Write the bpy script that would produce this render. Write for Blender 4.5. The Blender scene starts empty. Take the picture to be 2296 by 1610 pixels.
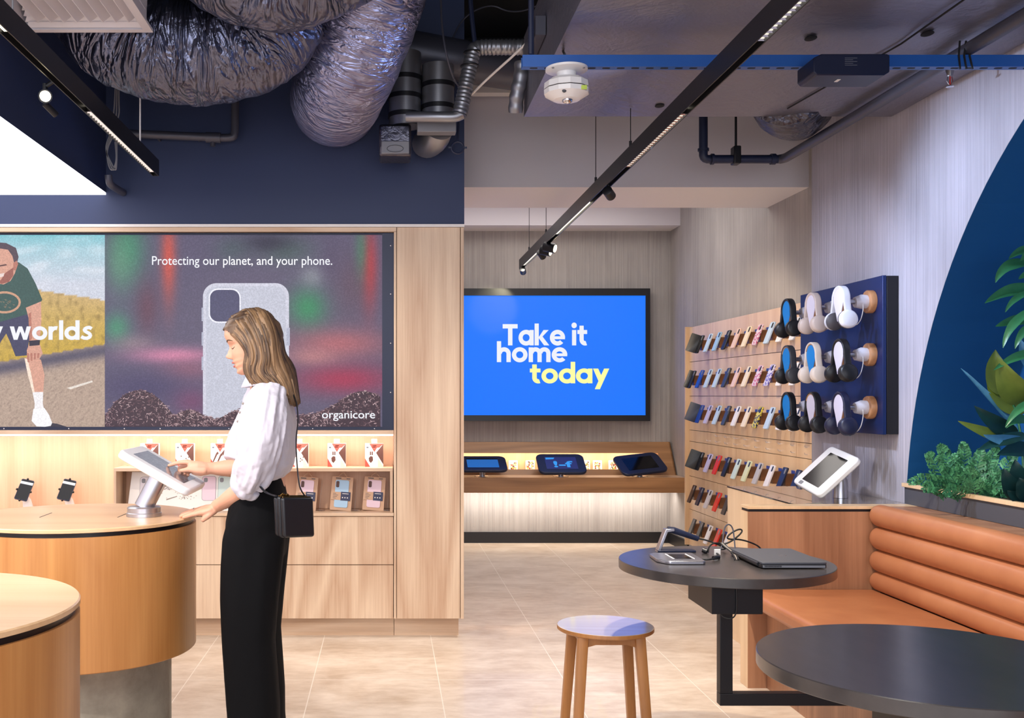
import bpy, bmesh, math, random
from mathutils import Vector, Matrix, noise

# ------------------------------------------------------------------ camera, world, lights, exposure
SC = bpy.context.scene
COL = SC.collection
F, H, VX, VY = 2316.0, 1.36, 868.0, 887.0          # focal length in pixels, eye height, principal point
IW, IH = 2296.0, 1610.0
R = math.radians
def WX(x, D): return (x - VX) * D / F
def WZ(y, D): return H - (y - VY) * D / F
def P(x, y, D): return Vector((WX(x, D), D, WZ(y, D)))

cam = bpy.data.cameras.new('camera'); cam_o = bpy.data.objects.new('camera', cam); COL.objects.link(cam_o)
cam_o.location = (0, 0, H); cam_o.rotation_euler = (R(90), 0, 0)
cam.sensor_width = 36; cam.lens = 36 * F / IW
cam.shift_x = (IW / 2 - VX) / IW; cam.shift_y = (VY - IH / 2) / IW
cam.clip_start = 0.05; cam.clip_end = 60
SC.camera = cam_o

def S(r, g, b, a=1.0):
    def f(c):
        c /= 255.0
        return c / 12.92 if c <= 0.04045 else ((c + 0.055) / 1.055) ** 2.4
    return (f(r), f(g), f(b), a)

wd = bpy.data.worlds.new('world'); SC.world = wd; wd.use_nodes = True
wd.node_tree.nodes['Background'].inputs[0].default_value = (0.88, 0.91, 1.0, 1)
wd.node_tree.nodes['Background'].inputs[1].default_value = 0.45
SC.view_settings.view_transform = 'Standard'; SC.view_settings.look = 'None'
SC.view_settings.exposure = 0.0; SC.view_settings.gamma = 1.0
SC.view_settings.use_curve_mapping = False

def area(name, loc, target, w, h, power, col=(1, 1, 1)):
    l = bpy.data.lights.new(name, 'AREA'); l.shape = 'RECTANGLE'; l.size = w; l.size_y = h
    l.energy = power; l.color = col
    o = bpy.data.objects.new(name, l); COL.objects.link(o); o.location = loc
    d = Vector(target) - Vector(loc); o.rotation_euler = d.to_track_quat('-Z', 'Y').to_euler()
    return o
def spot(name, loc, target, power, angle=50, blend=0.5, col=(1, 1, 1), rad=0.03):
    l = bpy.data.lights.new(name, 'SPOT'); l.energy = power; l.color = col
    l.spot_size = R(angle); l.spot_blend = blend; l.shadow_soft_size = rad
    o = bpy.data.objects.new(name, l); COL.objects.link(o); o.location = loc
    d = Vector(target) - Vector(loc); o.rotation_euler = d.to_track_quat('-Z', 'Y').to_euler()
    return o
WARM, COOL, NEUT = (1.0, 0.82, 0.62), (0.74, 0.80, 1.0), (1.0, 0.94, 0.88)
area('front_fill_light', (-0.6, -3.2, 1.9), (0.2, 5, 1.5), 6.0, 2.8, 200, (0.88, 0.91, 1.0))  # unseen soft fill added behind the camera
area('overhead_fill_light', (-0.5, 0.9, 3.3), (-0.5, 1.2, 0), 2.2, 2.2, 70, NEUT)  # unseen soft fill added overhead, near the camera
area('alcove_fill_light', (1.0, 8.1, 3.12), (1.0, 8.1, 0), 2.4, 1.3, 36, NEUT)  # added soft light hidden behind the beam, brightens the alcove
spot('track_and_fill_spot', (-1.10, 4.2, 2.44), (-0.35, 5.9, 0.9), 80, 75, 0.8, WARM)
spot('track_and_fill_spot', (1.16, 8.80, 2.43), (0.99, 9.46, 2.18), 30, 36, 0.45, (1.0, 0.90, 0.62))
spot('track_and_fill_spot', (1.16, 6.3, 2.44), (2.6, 7.4, 0.9), 75, 80, 0.5, WARM)
spot('track_and_fill_spot', (1.16, 4.9, 2.44), (2.45, 5.6, 1.45), 62, 80, 0.7, COOL)
spot('track_and_fill_spot', (1.16, 4.6, 2.44), (2.7, 4.2, 1.7), 115, 90, 0.8, (0.60, 0.74, 1.0))
spot('track_and_fill_spot', (1.14, 5.6, 2.44), (0.9, 5.6, 0.0), 150, 90, 0.9, (1, 0.94, 0.90))
spot('track_and_fill_spot', (1.14, 4.3, 2.44), (0.55, 4.2, 0.0), 130, 90, 0.9, (1, 0.94, 0.90))
spot('track_and_fill_spot', (1.14, 3.6, 2.44), (2.0, 4.1, 0.4), 130, 80, 0.7, (1.0, 0.86, 0.66))
spot('track_and_fill_spot', (-1.14, 2.0, 2.44), (-1.05, 3.0, 0.9), 120, 80, 0.8, NEUT)
spot('track_and_fill_spot', (1.14, 4.2, 2.57), (-0.25, 4.85, 2.95), 22, 50, 0.7, (0.42, 0.58, 1.0), 0.08)  # added blue spot above the track, tints the bright foil duct

# ------------------------------------------------------------------ materials
M = {}
def nt(name):
    m = bpy.data.materials.new(name); m.use_nodes = True; M[name] = m
    n = m.node_tree; return m, n, n.nodes['Principled BSDF']
def pset(b, **k):
    names = {'rough': 'Roughness', 'metal': 'Metallic', 'coat': 'Coat Weight', 'coat_rough': 'Coat Roughness', 'trans': 'Transmission Weight',
             'ior': 'IOR', 'sheen': 'Sheen Weight', 'spec': 'Specular IOR Level', 'sss': 'Subsurface Weight', 'alpha': 'Alpha'}
    for a, v in k.items(): b.inputs[names[a]].default_value = v
def flat(name, col, **k):
    m, n, b = nt(name); b.inputs['Base Color'].default_value = col; b.inputs['Roughness'].default_value = 0.5; pset(b, **k); return m
def glow(name, col, strength=1.0, base=(0.02, 0.02, 0.02, 1)):
    m, n, b = nt(name); b.inputs['Base Color'].default_value = base; b.inputs['Emission Color'].default_value = col
    b.inputs['Emission Strength'].default_value = strength; b.inputs['Roughness'].default_value = 0.35; return m
def ramp(n, stops):
    r = n.nodes.new('ShaderNodeValToRGB'); e = r.color_ramp.elements
    while len(e) < len(stops): e.new(0.5)
    for i, (p, c) in enumerate(stops): e[i].position = p; e[i].color = c
    return r
def coords(n, scale=(1, 1, 1), kind='Object', rot=(0, 0, 0)):
    t = n.nodes.new('ShaderNodeTexCoord'); mp = n.nodes.new('ShaderNodeMapping')
    mp.inputs['Scale'].default_value = scale; mp.inputs['Rotation'].default_value = rot
    n.links.new(t.outputs[kind], mp.inputs['Vector']); return mp.outputs['Vector']
def noisetex(n, vec, scale, detail=4, rough=0.55, dist=0.0):
    t = n.nodes.new('ShaderNodeTexNoise'); t.inputs['Scale'].default_value = scale; t.inputs['Detail'].default_value = detail
    t.inputs['Roughness'].default_value = rough; t.inputs['Distortion'].default_value = dist
    n.links.new(vec, t.inputs['Vector']); return t.outputs['Fac']
def mth(n, op, a, b=None, c=None):
    t = n.nodes.new('ShaderNodeMath'); t.operation = op
    for i, v in enumerate((a, b, c)):
        if v is None: continue
        if isinstance(v, (int, float)): t.inputs[i].default_value = v
        else: n.links.new(v, t.inputs[i])
    return t.outputs[0]
def bump(n, b, h, strength=0.3, dist=0.01):
    t = n.nodes.new('ShaderNodeBump'); t.inputs['Strength'].default_value = strength; t.inputs['Distance'].default_value = dist
    n.links.new(h, t.inputs['Height']); n.links.new(t.outputs['Normal'], b.inputs['Normal'])
def mixc(n, fac, a, b):
    t = n.nodes.new('ShaderNodeMix'); t.data_type = 'RGBA'
    for i, v in ((0, fac), (6, a), (7, b)):
        if isinstance(v, (int, float, tuple)): t.inputs[i].default_value = v
        else: n.links.new(v, t.inputs[i])
    return t.outputs[2]
def wood(name, dark, light, axis=2, scale=1.0, contrast=1.0, rough=0.42, coat=0.15):
    m, n, b = nt(name); pset(b, rough=rough, coat=coat, coat_rough=0.25)
    s1 = [1, 1, 1]; s1[axis] = 0.16
    s2 = [1, 1, 1]; s2[axis] = 0.025
    N = noisetex(n, coords(n, s1), 2.6 * scale, 2, 0.4, 0.4)
    rings = mth(n, 'PINGPONG', mth(n, 'MULTIPLY', N, 13), 1.0)
    fine = noisetex(n, coords(n, s2), 85 * scale, 4, 0.65)
    v = mth(n, 'ADD', mth(n, 'MULTIPLY', rings, 0.45), mth(n, 'MULTIPLY', fine, 0.75))
    lo, hi = 0.50 - 0.35 / contrast, 0.62 + 0.25 / contrast
    r = ramp(n, [(max(lo, 0), dark), (min(hi, 1), light)]); n.links.new(v, r.inputs[0])
    n.links.new(r.outputs[0], b.inputs['Base Color']); bump(n, b, fine, 0.08, 0.002); return m
wood('oak_light', S(184, 146, 116), S(224, 198, 170), contrast=1.15)
wood('oak_light_across', S(186, 148, 116), S(220, 192, 164), axis=0)
wood('oak_honey', S(172, 112, 58), S(206, 148, 88), contrast=0.9, rough=0.38)
wood('oak_honey_top', S(206, 160, 114), S(230, 192, 150), axis=0, contrast=0.8, rough=0.28, coat=0.4)
wood('oak_red', S(132, 88, 62), S(178, 130, 98), contrast=0.9)
wood('oak_blond', S(206, 168, 126), S(232, 202, 164), contrast=0.8, rough=0.35)
wood('oak_dark_across', S(132, 92, 58), S(176, 130, 86), axis=0)
wood('oak_panel', S(206, 156, 122), S(230, 190, 158), contrast=0.7)
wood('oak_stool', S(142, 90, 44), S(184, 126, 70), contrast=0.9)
wood('oak_stool_top_lit', S(206, 186, 164), S(230, 214, 196), axis=0, contrast=0.7, rough=0.2, coat=1.0); pset(M['oak_stool_top_lit'].node_tree.nodes['Principled BSDF'], coat_rough=0.08)  # pale tone of the seat top holds its white reflection

flat('navy_paint', S(38, 52, 90), rough=0.55)
flat('navy_niche', S(20, 84, 142), rough=0.5)
flat('void_black', S(14, 14, 20), rough=0.8)
flat('grey_plaster', S(210, 206, 212), rough=0.7)
flat('white_plaster', S(240, 236, 234), rough=0.6)
flat('black_skirting', S(22, 22, 26), rough=0.4)
flat('black_metal', S(26, 27, 33), rough=0.42, metal=0.3)
flat('board_blue_lit', S(18, 42, 96), rough=0.35, metal=0.3)  # navy metal with the blue light on it put into the colour
flat('navy_metal', S(26, 34, 62), rough=0.4, metal=0.2)
flat('black_plastic', S(20, 20, 24), rough=0.32)
flat('soft_black', S(30, 30, 34), rough=0.6)
flat('dark_grey', S(74, 76, 84), rough=0.5)
flat('mid_grey', S(128, 130, 138), rough=0.45)
flat('white_plastic', S(236, 236, 238), rough=0.3)
flat('white_powder', S(214, 212, 222), rough=0.4)
flat('brushed_steel', S(186, 186, 194), rough=0.28, metal=0.95)
flat('chrome', S(215, 215, 222), rough=0.12, metal=1.0)
flat('galvanised', S(150, 152, 160), rough=0.38, metal=0.8)
flat('strut_blue_lit', S(30, 90, 172), rough=0.4)  # blue light on the channel is put into its base colour
flat('pipe_grey', S(74, 76, 90), rough=0.4, metal=0.3)
flat('navy_pipe', S(30, 38, 66), rough=0.45)
flat('leather_black', S(24, 25, 30), rough=0.36)
flat('gold', S(200, 160, 90), rough=0.25, metal=1.0)
flat('screen_glass', S(10, 10, 14), rough=0.10, spec=0.25)
flat('paper_white', S(240, 238, 236), rough=0.6)
flat('kraft_card', S(206, 170, 142), rough=0.7)
flat('print_red', S(206, 70, 58), rough=0.5)
flat('print_brown', S(84, 50, 42), rough=0.5)
flat('print_navy', S(38, 46, 84), rough=0.5)
flat('print_pink', S(232, 206, 222), rough=0.45)
flat('print_sky', S(170, 206, 236), rough=0.45)
flat('print_grey', S(150, 140, 132), rough=0.6)
flat('pale_pink_tab', S(238, 176, 172), rough=0.5)
flat('print_cream', S(236, 214, 180), rough=0.55)
flat('terracotta_line', S(120, 60, 44), rough=0.6)
flat('soil', S(40, 34, 30), rough=0.9)
flat('cord_white', S(226, 222, 220), rough=0.5)
flat('cord_black', S(22, 22, 24), rough=0.5)
flat('red_dot', S(220, 60, 50), rough=0.4)
flat('label_green', S(190, 216, 90), rough=0.5)

def fabric(name, col, rough=0.8, sheen=0.2, scale=9, amt=0.25):
    m, n, b = nt(name); pset(b, rough=rough, sheen=sheen); b.inputs['Base Color'].default_value = col
    v = coords(n, (1, 1, 0.35)); bump(n, b, noisetex(n, v, scale, 3, 0.5, 0.8), amt, 0.03); return m
fabric('shirt_cotton', S(206, 202, 214), amt=0.45)
fabric('trouser_black', S(9, 9, 12), sheen=0.0, rough=0.9, amt=0.3, scale=7); pset(M['trouser_black'].node_tree.nodes['Principled BSDF'], spec=0.18)
flat('skin', S(226, 170, 142), rough=0.5, sss=0.12)
M['skin'].node_tree.nodes['Principled BSDF'].inputs['Subsurface Radius'].default_value = (0.012, 0.004, 0.002)
flat('lip', S(190, 104, 98), rough=0.45)
flat('brow', S(96, 68, 48), rough=0.7)

# floor: 600 x 1200 porcelain tiles with pale grout
m, n, b = nt('floor_tile'); pset(b, rough=0.34, coat=0.12)
v = coords(n, (1, 1, 1)); sep = n.nodes.new('ShaderNodeSeparateXYZ'); n.links.new(v, sep.inputs[0])
def grout(o, period, off):
    t = mth(n, 'FRACT', mth(n, 'DIVIDE', mth(n, 'ADD', o, off), period))
    d = mth(n, 'ABSOLUTE', mth(n, 'SUBTRACT', t, 0.5)); return mth(n, 'GREATER_THAN', d, 0.5 - 0.0022 / period)
g = mth(n, 'MAXIMUM', grout(sep.outputs[0], 0.6, 0.354 + 30.0), grout(sep.outputs[1], 1.2, 1.06 + 12.0))
big = noisetex(n, coords(n, (0.7, 1, 1)), 3.5, 5, 0.6, 0.5); sm = noisetex(n, coords(n, (0.6, 1.4, 1)), 16, 5, 0.65)
r = ramp(n, [(0.36, S(186, 164, 142)), (0.62, S(222, 206, 188))]); n.links.new(mth(n, 'ADD', mth(n, 'MULTIPLY', big, 0.6), mth(n, 'MULTIPLY', sm, 0.4)), r.inputs[0])
n.links.new(mixc(n, g, r.outputs[0], S(232, 222, 208)), b.inputs['Base Color'])
bump(n, b, mth(n, 'SUBTRACT', 1.0, g), 0.15, 0.002)

# board-marked concrete
def concrete(name, dark, light, strength=0.5):
    m, n, b = nt(name); pset(b, rough=0.75)
    ribs = noisetex(n, coords(n, (1, 1, 0.012)), 80, 3, 0.6); patch = noisetex(n, coords(n, (1, 1, 0.4)), 3.2, 5, 0.6)
    v = mth(n, 'ADD', mth(n, 'MULTIPLY', ribs, 0.5), mth(n, 'MULTIPLY', patch, 0.5))
    r = ramp(n, [(0.30, dark), (0.68, light)]); n.links.new(v, r.inputs[0]); n.links.new(r.outputs[0], b.inputs['Base Color'])
    bump(n, b, ribs, strength, 0.012); return m
concrete('concrete_far', S(146, 140, 136), S(182, 176, 171)); concrete('concrete_near', S(152, 148, 158), S(188, 184, 196))  # lavender of the near wall is cool light put into its colour
m, n, b = nt('concrete_base'); pset(b, rough=0.7)
r = ramp(n, [(0.35, S(140, 134, 122)), (0.65, S(172, 166, 152))]); n.links.new(noisetex(n, coords(n), 6, 6, 0.65), r.inputs[0]); n.links.new(r.outputs[0], b.inputs['Base Color'])

# foil insulation
def foil(name, col, scale, stretch, strength, rough=0.3, metal=0.9):
    m, n, b = nt(name); pset(b, rough=rough, metal=metal); b.inputs['Base Color'].default_value = col
    if stretch == 'along':
        t = n.nodes.new('ShaderNodeAttribute'); t.attribute_name = 'along'; t.attribute_type = 'GEOMETRY'; mp = n.nodes.new('ShaderNodeMapping'); mp.inputs['Scale'].default_value = (1.0, 0.055, 0.055)
        n.links.new(t.outputs['Vector'], mp.inputs['Vector']); a = mth(n, 'MULTIPLY', mth(n, 'ABSOLUTE', mth(n, 'SUBTRACT', noisetex(n, mp.outputs['Vector'], scale, 3, 0.55, 0.8), 0.5)), 3.0)
    else: a = noisetex(n, coords(n, stretch), scale, 5, 0.65, 1.2)
    c = noisetex(n, coords(n), 22, 3, 0.6, 0.8)
    bump(n, b, mth(n, 'ADD', a, mth(n, 'MULTIPLY', c, 0.22)), strength, 0.05); return m
foil('foil_duct', S(106, 110, 132), 15, 'along', 0.7, 0.30, 0.96)
foil('foil_duct_bright', S(146, 150, 186), 26, 'along', 0.42, 0.32, 0.96)
foil('foil_dark', S(92, 92, 104), 24, 'along', 0.6, 0.32)
foil('plenum_wrap', S(134, 134, 148), 2.2, (1, 1, 1), 0.30, 0.42, 0.7)

m, n, b = nt('tan_leather'); pset(b, rough=0.42, coat=0.1)
r = ramp(n, [(0.3, S(176, 110, 72)), (0.7, S(192, 126, 84))]); n.links.new(noisetex(n, coords(n), 5, 4), r.inputs[0]); n.links.new(r.outputs[0], b.inputs['Base Color'])
bump(n, b, noisetex(n, coords(n), 260, 3, 0.6), 0.12, 0.001)
m, n, b = nt('black_laminate'); pset(b, rough=0.32, spec=0.5, coat=0.5, coat_rough=0.20)
r = ramp(n, [(0.35, S(52, 48, 48)), (0.7, S(66, 62, 62))]); n.links.new(noisetex(n, coords(n, (1, 0.3, 1)), 14, 5, 0.6), r.inputs[0]); n.links.new(r.outputs[0], b.inputs['Base Color'])
m, n, b = nt('clear_glass'); pset(b, rough=0.02, trans=1.0, ior=1.45); b.inputs['Base Color'].default_value = (0.93, 0.98, 0.96, 1)
m, n, b = nt('clear_acrylic'); pset(b, rough=0.05, trans=1.0, ior=1.35); b.inputs['Base Color'].default_value = (0.97, 0.98, 1, 1)
def hairmat(name, root, tip):
    m, n, b = nt(name); pset(b, rough=0.42)
    g = n.nodes.new('ShaderNodeNewGeometry')
    fine = noisetex(n, coords(n, (1, 1, 0.12)), 55, 4, 0.6)
    v = mth(n, 'ADD', mth(n, 'MULTIPLY', g.outputs['Random Per Island'], 0.45), mth(n, 'MULTIPLY', fine, 0.6))
    r = ramp(n, [(0.25, root), (0.78, tip)]); n.links.new(v, r.inputs[0]); n.links.new(r.outputs[0], b.inputs['Base Color']); return m
hairmat('hair', S(58, 42, 35), S(158, 124, 90))
def leafmat(name, c1, c2, rough=0.35):
    m, n, b = nt(name); pset(b, rough=rough)
    g = n.nodes.new('ShaderNodeNewGeometry'); f = noisetex(n, coords(n), 30, 3)
    v = mth(n, 'ADD', mth(n, 'MULTIPLY', g.outputs['Random Per Island'], 0.6), mth(n, 'MULTIPLY', f, 0.4))
    r = ramp(n, [(0.2, c1), (0.8, c2)]); n.links.new(v, r.inputs[0]); n.links.new(r.outputs[0], b.inputs['Base Color']); return m
leafmat('leaf_green', S(26, 84, 58), S(60, 132, 84)); leafmat('leaf_olive', S(74, 96, 40), S(112, 134, 58))
leafmat('leaf_blue_lit', S(30, 70, 108), S(90, 160, 205)); leafmat('leaf_dark', S(14, 40, 46), S(24, 66, 66)); leafmat('fern_green', S(26, 84, 60), S(84, 160, 108), 0.5)  # blue leaves carry the blue light in their colour

# ------------------------------------------------------------------ mesh builder
class MB:
    def __init__(s): s.v = []; s.f = []; s.m = []; s.cm = 0
    def mat(s, i): s.cm = i; return s
    def add(s, vs, fs):
        o = len(s.v); s.v += [tuple(v) for v in vs]
        for f in fs: s.f.append(tuple(i + o for i in f)); s.m.append(s.cm)
        return s
    def box(s, x0, x1, y0, y1, z0, z1, T=None):
        vs = [Vector((x, y, z)) for z in (z0, z1) for y in (y0, y1) for x in (x0, x1)]
        if T is not None: vs = [T @ v for v in vs]
        return s.add(vs, [(0, 2, 3, 1), (4, 5, 7, 6), (0, 1, 5, 4), (2, 6, 7, 3), (0, 4, 6, 2), (1, 3, 7, 5)])
    def rings(s, rs, cap0=True, cap1=True, closed=False):
        n = len(rs[0]); vs = [v for r in rs for v in r]; fs = []
        k = len(rs)
        for i in range(k if closed else k - 1):
            for j in range(n):
                a, b2 = i * n + j, i * n + (j + 1) % n; c = ((i + 1) % k) * n
                fs.append((a, b2, c + (j + 1) % n, c + j))
        if not closed:
            if cap0: fs.append(tuple(reversed(range(n))))
            if cap1: fs.append(tuple((k - 1) * n + j for j in range(n)))
        return s.add(vs, fs)
    def tube(s, pts, r, n=10, caps=True, closed=False, flat_=None):
        pts = [Vector(p) for p in pts]; k = len(pts)
        rr = r if isinstance(r, (list, tuple)) else [r] * k
        rs = []; up = None
        for i, p in enumerate(pts):
            if closed: t = pts[(i + 1) % k] - pts[i - 1]
            else: t = pts[min(i + 1, k - 1)] - pts[max(i - 1, 0)]
            t = t.normalized() if t.length > 1e-9 else Vector((0, 0, 1))
            if up is None:
                up = Vector((0, 0, 1)) if abs(t.z) < 0.9 else Vector((1, 0, 0))
            u = (up - t * up.dot(t))
            u = u.normalized() if u.length > 1e-6 else t.orthogonal().normalized()
            w = t.cross(u); up = u
            fl = 1.0 if flat_ is None else flat_
            rs.append([p + (u * math.cos(a) * fl + w * math.sin(a)) * rr[i] for a in [2 * math.pi * j / n for j in range(n)]])
        return s.rings(rs, caps, caps, closed)
    def cyl(s, p0, p1, r0, r1=None, n=24): return s.tube([p0, p1], [r0, r0 if r1 is None else r1], n)
    def lathe(s, prof, c=(0, 0, 0), n=48, T=None):      # profile of (radius, height) about z
        rs = [[Vector((max(r, 1e-5) * math.cos(2 * math.pi * j / n), max(r, 1e-5) * math.sin(2 * math.pi * j / n), z)) for j in range(n)] for r, z in prof]
        if T is None: T = Matrix.Translation(Vector(c))
        return s.rings([[T @ v for v in r] for r in rs], prof[0][0] > 1e-4, prof[-1][0] > 1e-4)
    def ell(s, c, rad, rot=None, n=16, k=10):
        rs = []
        Rm = rot if rot is not None else Matrix.Identity(3)
        for i in range(k + 1):
            t = math.pi * i / k; t = min(max(t, 0.02), math.pi - 0.02)
            rs.append([Vector(c) + Rm @ Vector((rad[0] * math.sin(t) * math.cos(a), rad[1] * math.sin(t) * math.sin(a), -rad[2] * math.cos(t))) for a in [2 * math.pi * j / n for j in range(n)]])
        return s.rings(rs)
    def prism(s, poly, fn, d0, d1):                      # 2-d outline, fn(u, v, d) -> point
        n = len(poly)
        vs = [fn(u, v, d0) for u, v in poly] + [fn(u, v, d1) for u, v in poly]
        fs = [tuple(reversed(range(n))), tuple(n + i for i in range(n))] + [(i, (i + 1) % n, n + (i + 1) % n, n + i) for i in range(n)]
        return s.add(vs, fs)
    def build(s, name, mats, parent=None, bevel=0.0, smooth=True, seg=2, angle=40, base=True):
        me = bpy.data.meshes.new(name)
        off = Vector((0, 0, 0))
        if parent is not None:
            q = parent
            while q is not None: off += q.location; q = q.parent
        elif base and s.v:
            xs, ys, zs = zip(*s.v); off = Vector(((min(xs) + max(xs)) / 2, (min(ys) + max(ys)) / 2, min(zs)))
        me.from_pydata([tuple(Vector(v) - off) for v in s.v], [], s.f)
        ms = mats if isinstance(mats, (list, tuple)) else [mats]
        for q in ms: me.materials.append(M[q] if isinstance(q, str) else q)
        me.polygons.foreach_set('material_index', s.m)
        bm = bmesh.new(); bm.from_mesh(me); bmesh.ops.recalc_face_normals(bm, faces=bm.faces); bm.to_mesh(me); bm.free()
        o = bpy.data.objects.new(name, me); COL.objects.link(o)
        if parent is not None: o.parent = parent
        else: o.location = off
        if smooth:
            me.polygons.foreach_set('use_smooth', [True] * len(me.polygons))
            try: me.set_sharp_from_angle(angle=R(angle))
            except Exception: pass
        if bevel > 0:
            md = o.modifiers.new('edge', 'BEVEL'); md.width = bevel; md.segments = seg; md.limit_method = 'ANGLE'; md.angle_limit = R(35); md.harden_normals = False
        me.update(); return o

def tag(o, label, cat, group=None, kind=None):
    o['label'] = label; o['category'] = cat
    if group: o['group'] = group
    if kind: o['kind'] = kind
    return o
def thing(name, loc, label, cat, group=None):
    o = bpy.data.objects.new(name, None); COL.objects.link(o); o.location = loc; o.empty_display_size = 0.05
    return tag(o, label, cat, group)
def struct(o): o['kind'] = 'structure'; return o
def kids(o): return [c for c in COL.objects if c.parent == o]
def dup(root, loc, rz=None, label=None, group=None, swap=None):
    cp = {}
    def go(o, parent):
        c = o.copy(); COL.objects.link(c); c.parent = parent
        for ch in KID.get(o.name, ()): go(ch, c)
        return c
    r_ = go(root, None); r_.location = loc
    if rz is not None: r_.rotation_euler = (0, 0, rz)
    if label: r_['label'] = label
    if group: r_['group'] = group
    return r_
KID = {}
def refresh_kids(root):
    for o in [root] + list(root.children_recursive): KID[o.name] = list(o.children)
def chaikin(p, it=2, closed=False):
    p = [Vector(q) for q in p]
    for _ in range(it):
        q = [] if closed else [p[0]]
        for i in range(len(p) if closed else len(p) - 1):
            a, b_ = p[i], p[(i + 1) % len(p)]
            q += [a * 0.75 + b_ * 0.25, a * 0.25 + b_ * 0.75]
        if not closed: q.append(p[-1])
        p = q
    return p
def rrect(x0, y0, x1, y1, r, n=5):
    out = []
    for cx, cy, a0 in ((x1 - r, y1 - r, 0), (x0 + r, y1 - r, 90), (x0 + r, y0 + r, 180), (x1 - r, y0 + r, 270)):
        for i in range(n + 1):
            a = R(a0 + 90 * i / n); out.append((cx + r * math.cos(a), cy + r * math.sin(a)))
    return out
def text2d(body, offset=0.0, spacing=1.0):
    c = bpy.data.curves.new('t', 'FONT'); c.body = body; c.offset = offset; c.space_character = spacing; c.resolution_u = 4
    o = bpy.data.objects.new('t', c); COL.objects.link(o); bpy.context.view_layer.update()
    me = o.evaluated_get(bpy.context.evaluated_depsgraph_get()).to_mesh()
    vs = [(v.co.x, v.co.y) for v in me.vertices]; fs = [tuple(p.vertices) for p in me.polygons]
    o.to_mesh_clear(); bpy.data.objects.remove(o); bpy.data.curves.remove(c)
    x0 = min(v[0] for v in vs); x1 = max(v[0] for v in vs); y0 = min(v[1] for v in vs); y1 = max(v[1] for v in vs)
    return [((x - x0) / (x1 - x0), (y - y0) / (y1 - y0)) for x, y in vs], fs
def put_text(mb, body, fn, x0, y0, x1, y1, offset=0.0, spacing=1.0):   # fn(u, v) -> point, box in u, v
    vs, fs = text2d(body, offset, spacing)
    mb.add([fn(x0 + (x1 - x0) * u, y0 + (y1 - y0) * v) for u, v in vs], fs)
ORD = ['first', 'second', 'third', 'fourth', 'fifth', 'sixth', 'seventh', 'eighth', 'ninth', 'tenth', 'eleventh', 'twelfth']
# heavy round lettering: unit x-height, stroke .29
def glyph(ch):
    W = .29; out = []
    def rect(x0, y0, x1, y1): out.append([(x0, y0), (x1, y0), (x1, y1), (x0, y1)])
    def arc(cx, cy, ro, ri, a0, a1, sy=1.0, n=28):
        for i in range(n):
            a, b2 = R(a0 + (a1 - a0) * i / n), R(a0 + (a1 - a0) * (i + 1) / n)
            out.append([(cx + ro * math.cos(a), cy + ro * sy * math.sin(a)), (cx + ro * math.cos(b2), cy + ro * sy * math.sin(b2)), (cx + ri * math.cos(b2), cy + ri * sy * math.sin(b2)), (cx + ri * math.cos(a), cy + ri * sy * math.sin(a))])
    def quad(*p): out.append(list(p))
    def ring(): arc(.53, .5, .53, .53 - W, 0, 360, .97)
    if ch == 'o': ring(); return out, 1.06
    if ch == 'a': ring(); rect(.77, 0, 1.06, 1); return out, 1.06
    if ch == 'd': ring(); rect(.77, 0, 1.06, 1.46); return out, 1.06
    if ch == 'e': arc(.53, .5, .53, .53 - W, 0, 318, .97); rect(.2, .40, 1.05, .59); return out, 1.06
    if ch == 'h': rect(0, 0, W, 1.42); arc(.49, .56, .45, .45 - W, 0, 180, 1.0); rect(.94 - W, 0, .94, .57); return out, .94
    if ch == 'n': rect(0, 0, W, 1); arc(.49, .56, .45, .45 - W, 0, 180, 1.0); rect(.94 - W, 0, .94, .57); return out, .94
    if ch == 'm':
        rect(0, 0, W, 1)
        for k in (0, .60): arc(.46 + k, .59, .42, .42 - W, 0, 180, 1.0); rect(.88 - W + k, 0, .88 + k, .60)
        return out, 1.48
    if ch == 'k': rect(0, 0, W, 1.42); quad((.2, .42), (.52, .55), (.98, 1), (.62, 1)); quad((.25, .52), (.66, 0), (1.02, 0), (.48, .66)); return out, 1.0
    if ch == 't': rect(.15, .36, .15 + W, 1.28); rect(0, .74, .68, 1.0); arc(.54, .38, .39, .39 - W, 180, 290, 1.0); return out, .70
    if ch == 'i': rect(.02, 0, .02 + W, 1); arc(.165, 1.30, .185, 0.001, 0, 360); return out, .33
    if ch == 'T': rect(0, 1.10, 1.04, 1.38); rect(.37, 0, .68, 1.2); return out, 1.04
    if ch == 'y': quad((0, 1), (.33, 1), (.66, .22), (.42, -.02)); quad((.71, 1), (1.04, 1), (.44, -.40), (.11, -.40)); return out, 1.04
    if ch == 'w':
        quad((0, 1), (.30, 1), (.54, 0), (.28, 0)); quad((.28, 0), (.54, 0), (.86, 1), (.62, 1)); quad((.62, 1), (.86, 1), (1.20, 0), (.94, 0)); quad((.94, 0), (1.20, 0), (1.48, 1), (1.18, 1)); return out, 1.48
    if ch == 'r': rect(0, 0, W, 1); arc(.52, .52, .50, .50 - W, 75, 170); return out, .66
    if ch == 'l': rect(0, 0, W, 1.46); return out, W
    if ch == 's':
        pts = [(.74, .84), (.60, .93), (.42, .89), (.27, .80), (.27, .68), (.42, .57), (.58, .48), (.68, .36), (.62, .20), (.44, .115), (.24, .13), (.06, .22)]
        for (xa, ya), (xb, yb) in zip(pts, pts[1:]):
            l = math.hypot(xb - xa, yb - ya); nx, ny = -(yb - ya) / l * .125, (xb - xa) / l * .125; ex, ey = (xb - xa) / l * .03, (yb - ya) / l * .03
            quad((xa + nx - ex, ya + ny - ey), (xb + nx + ex, yb + ny + ey), (xb - nx + ex, yb - ny + ey), (xa - nx - ex, ya - ny - ey))
        return out, .80
    return out, .34
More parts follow.
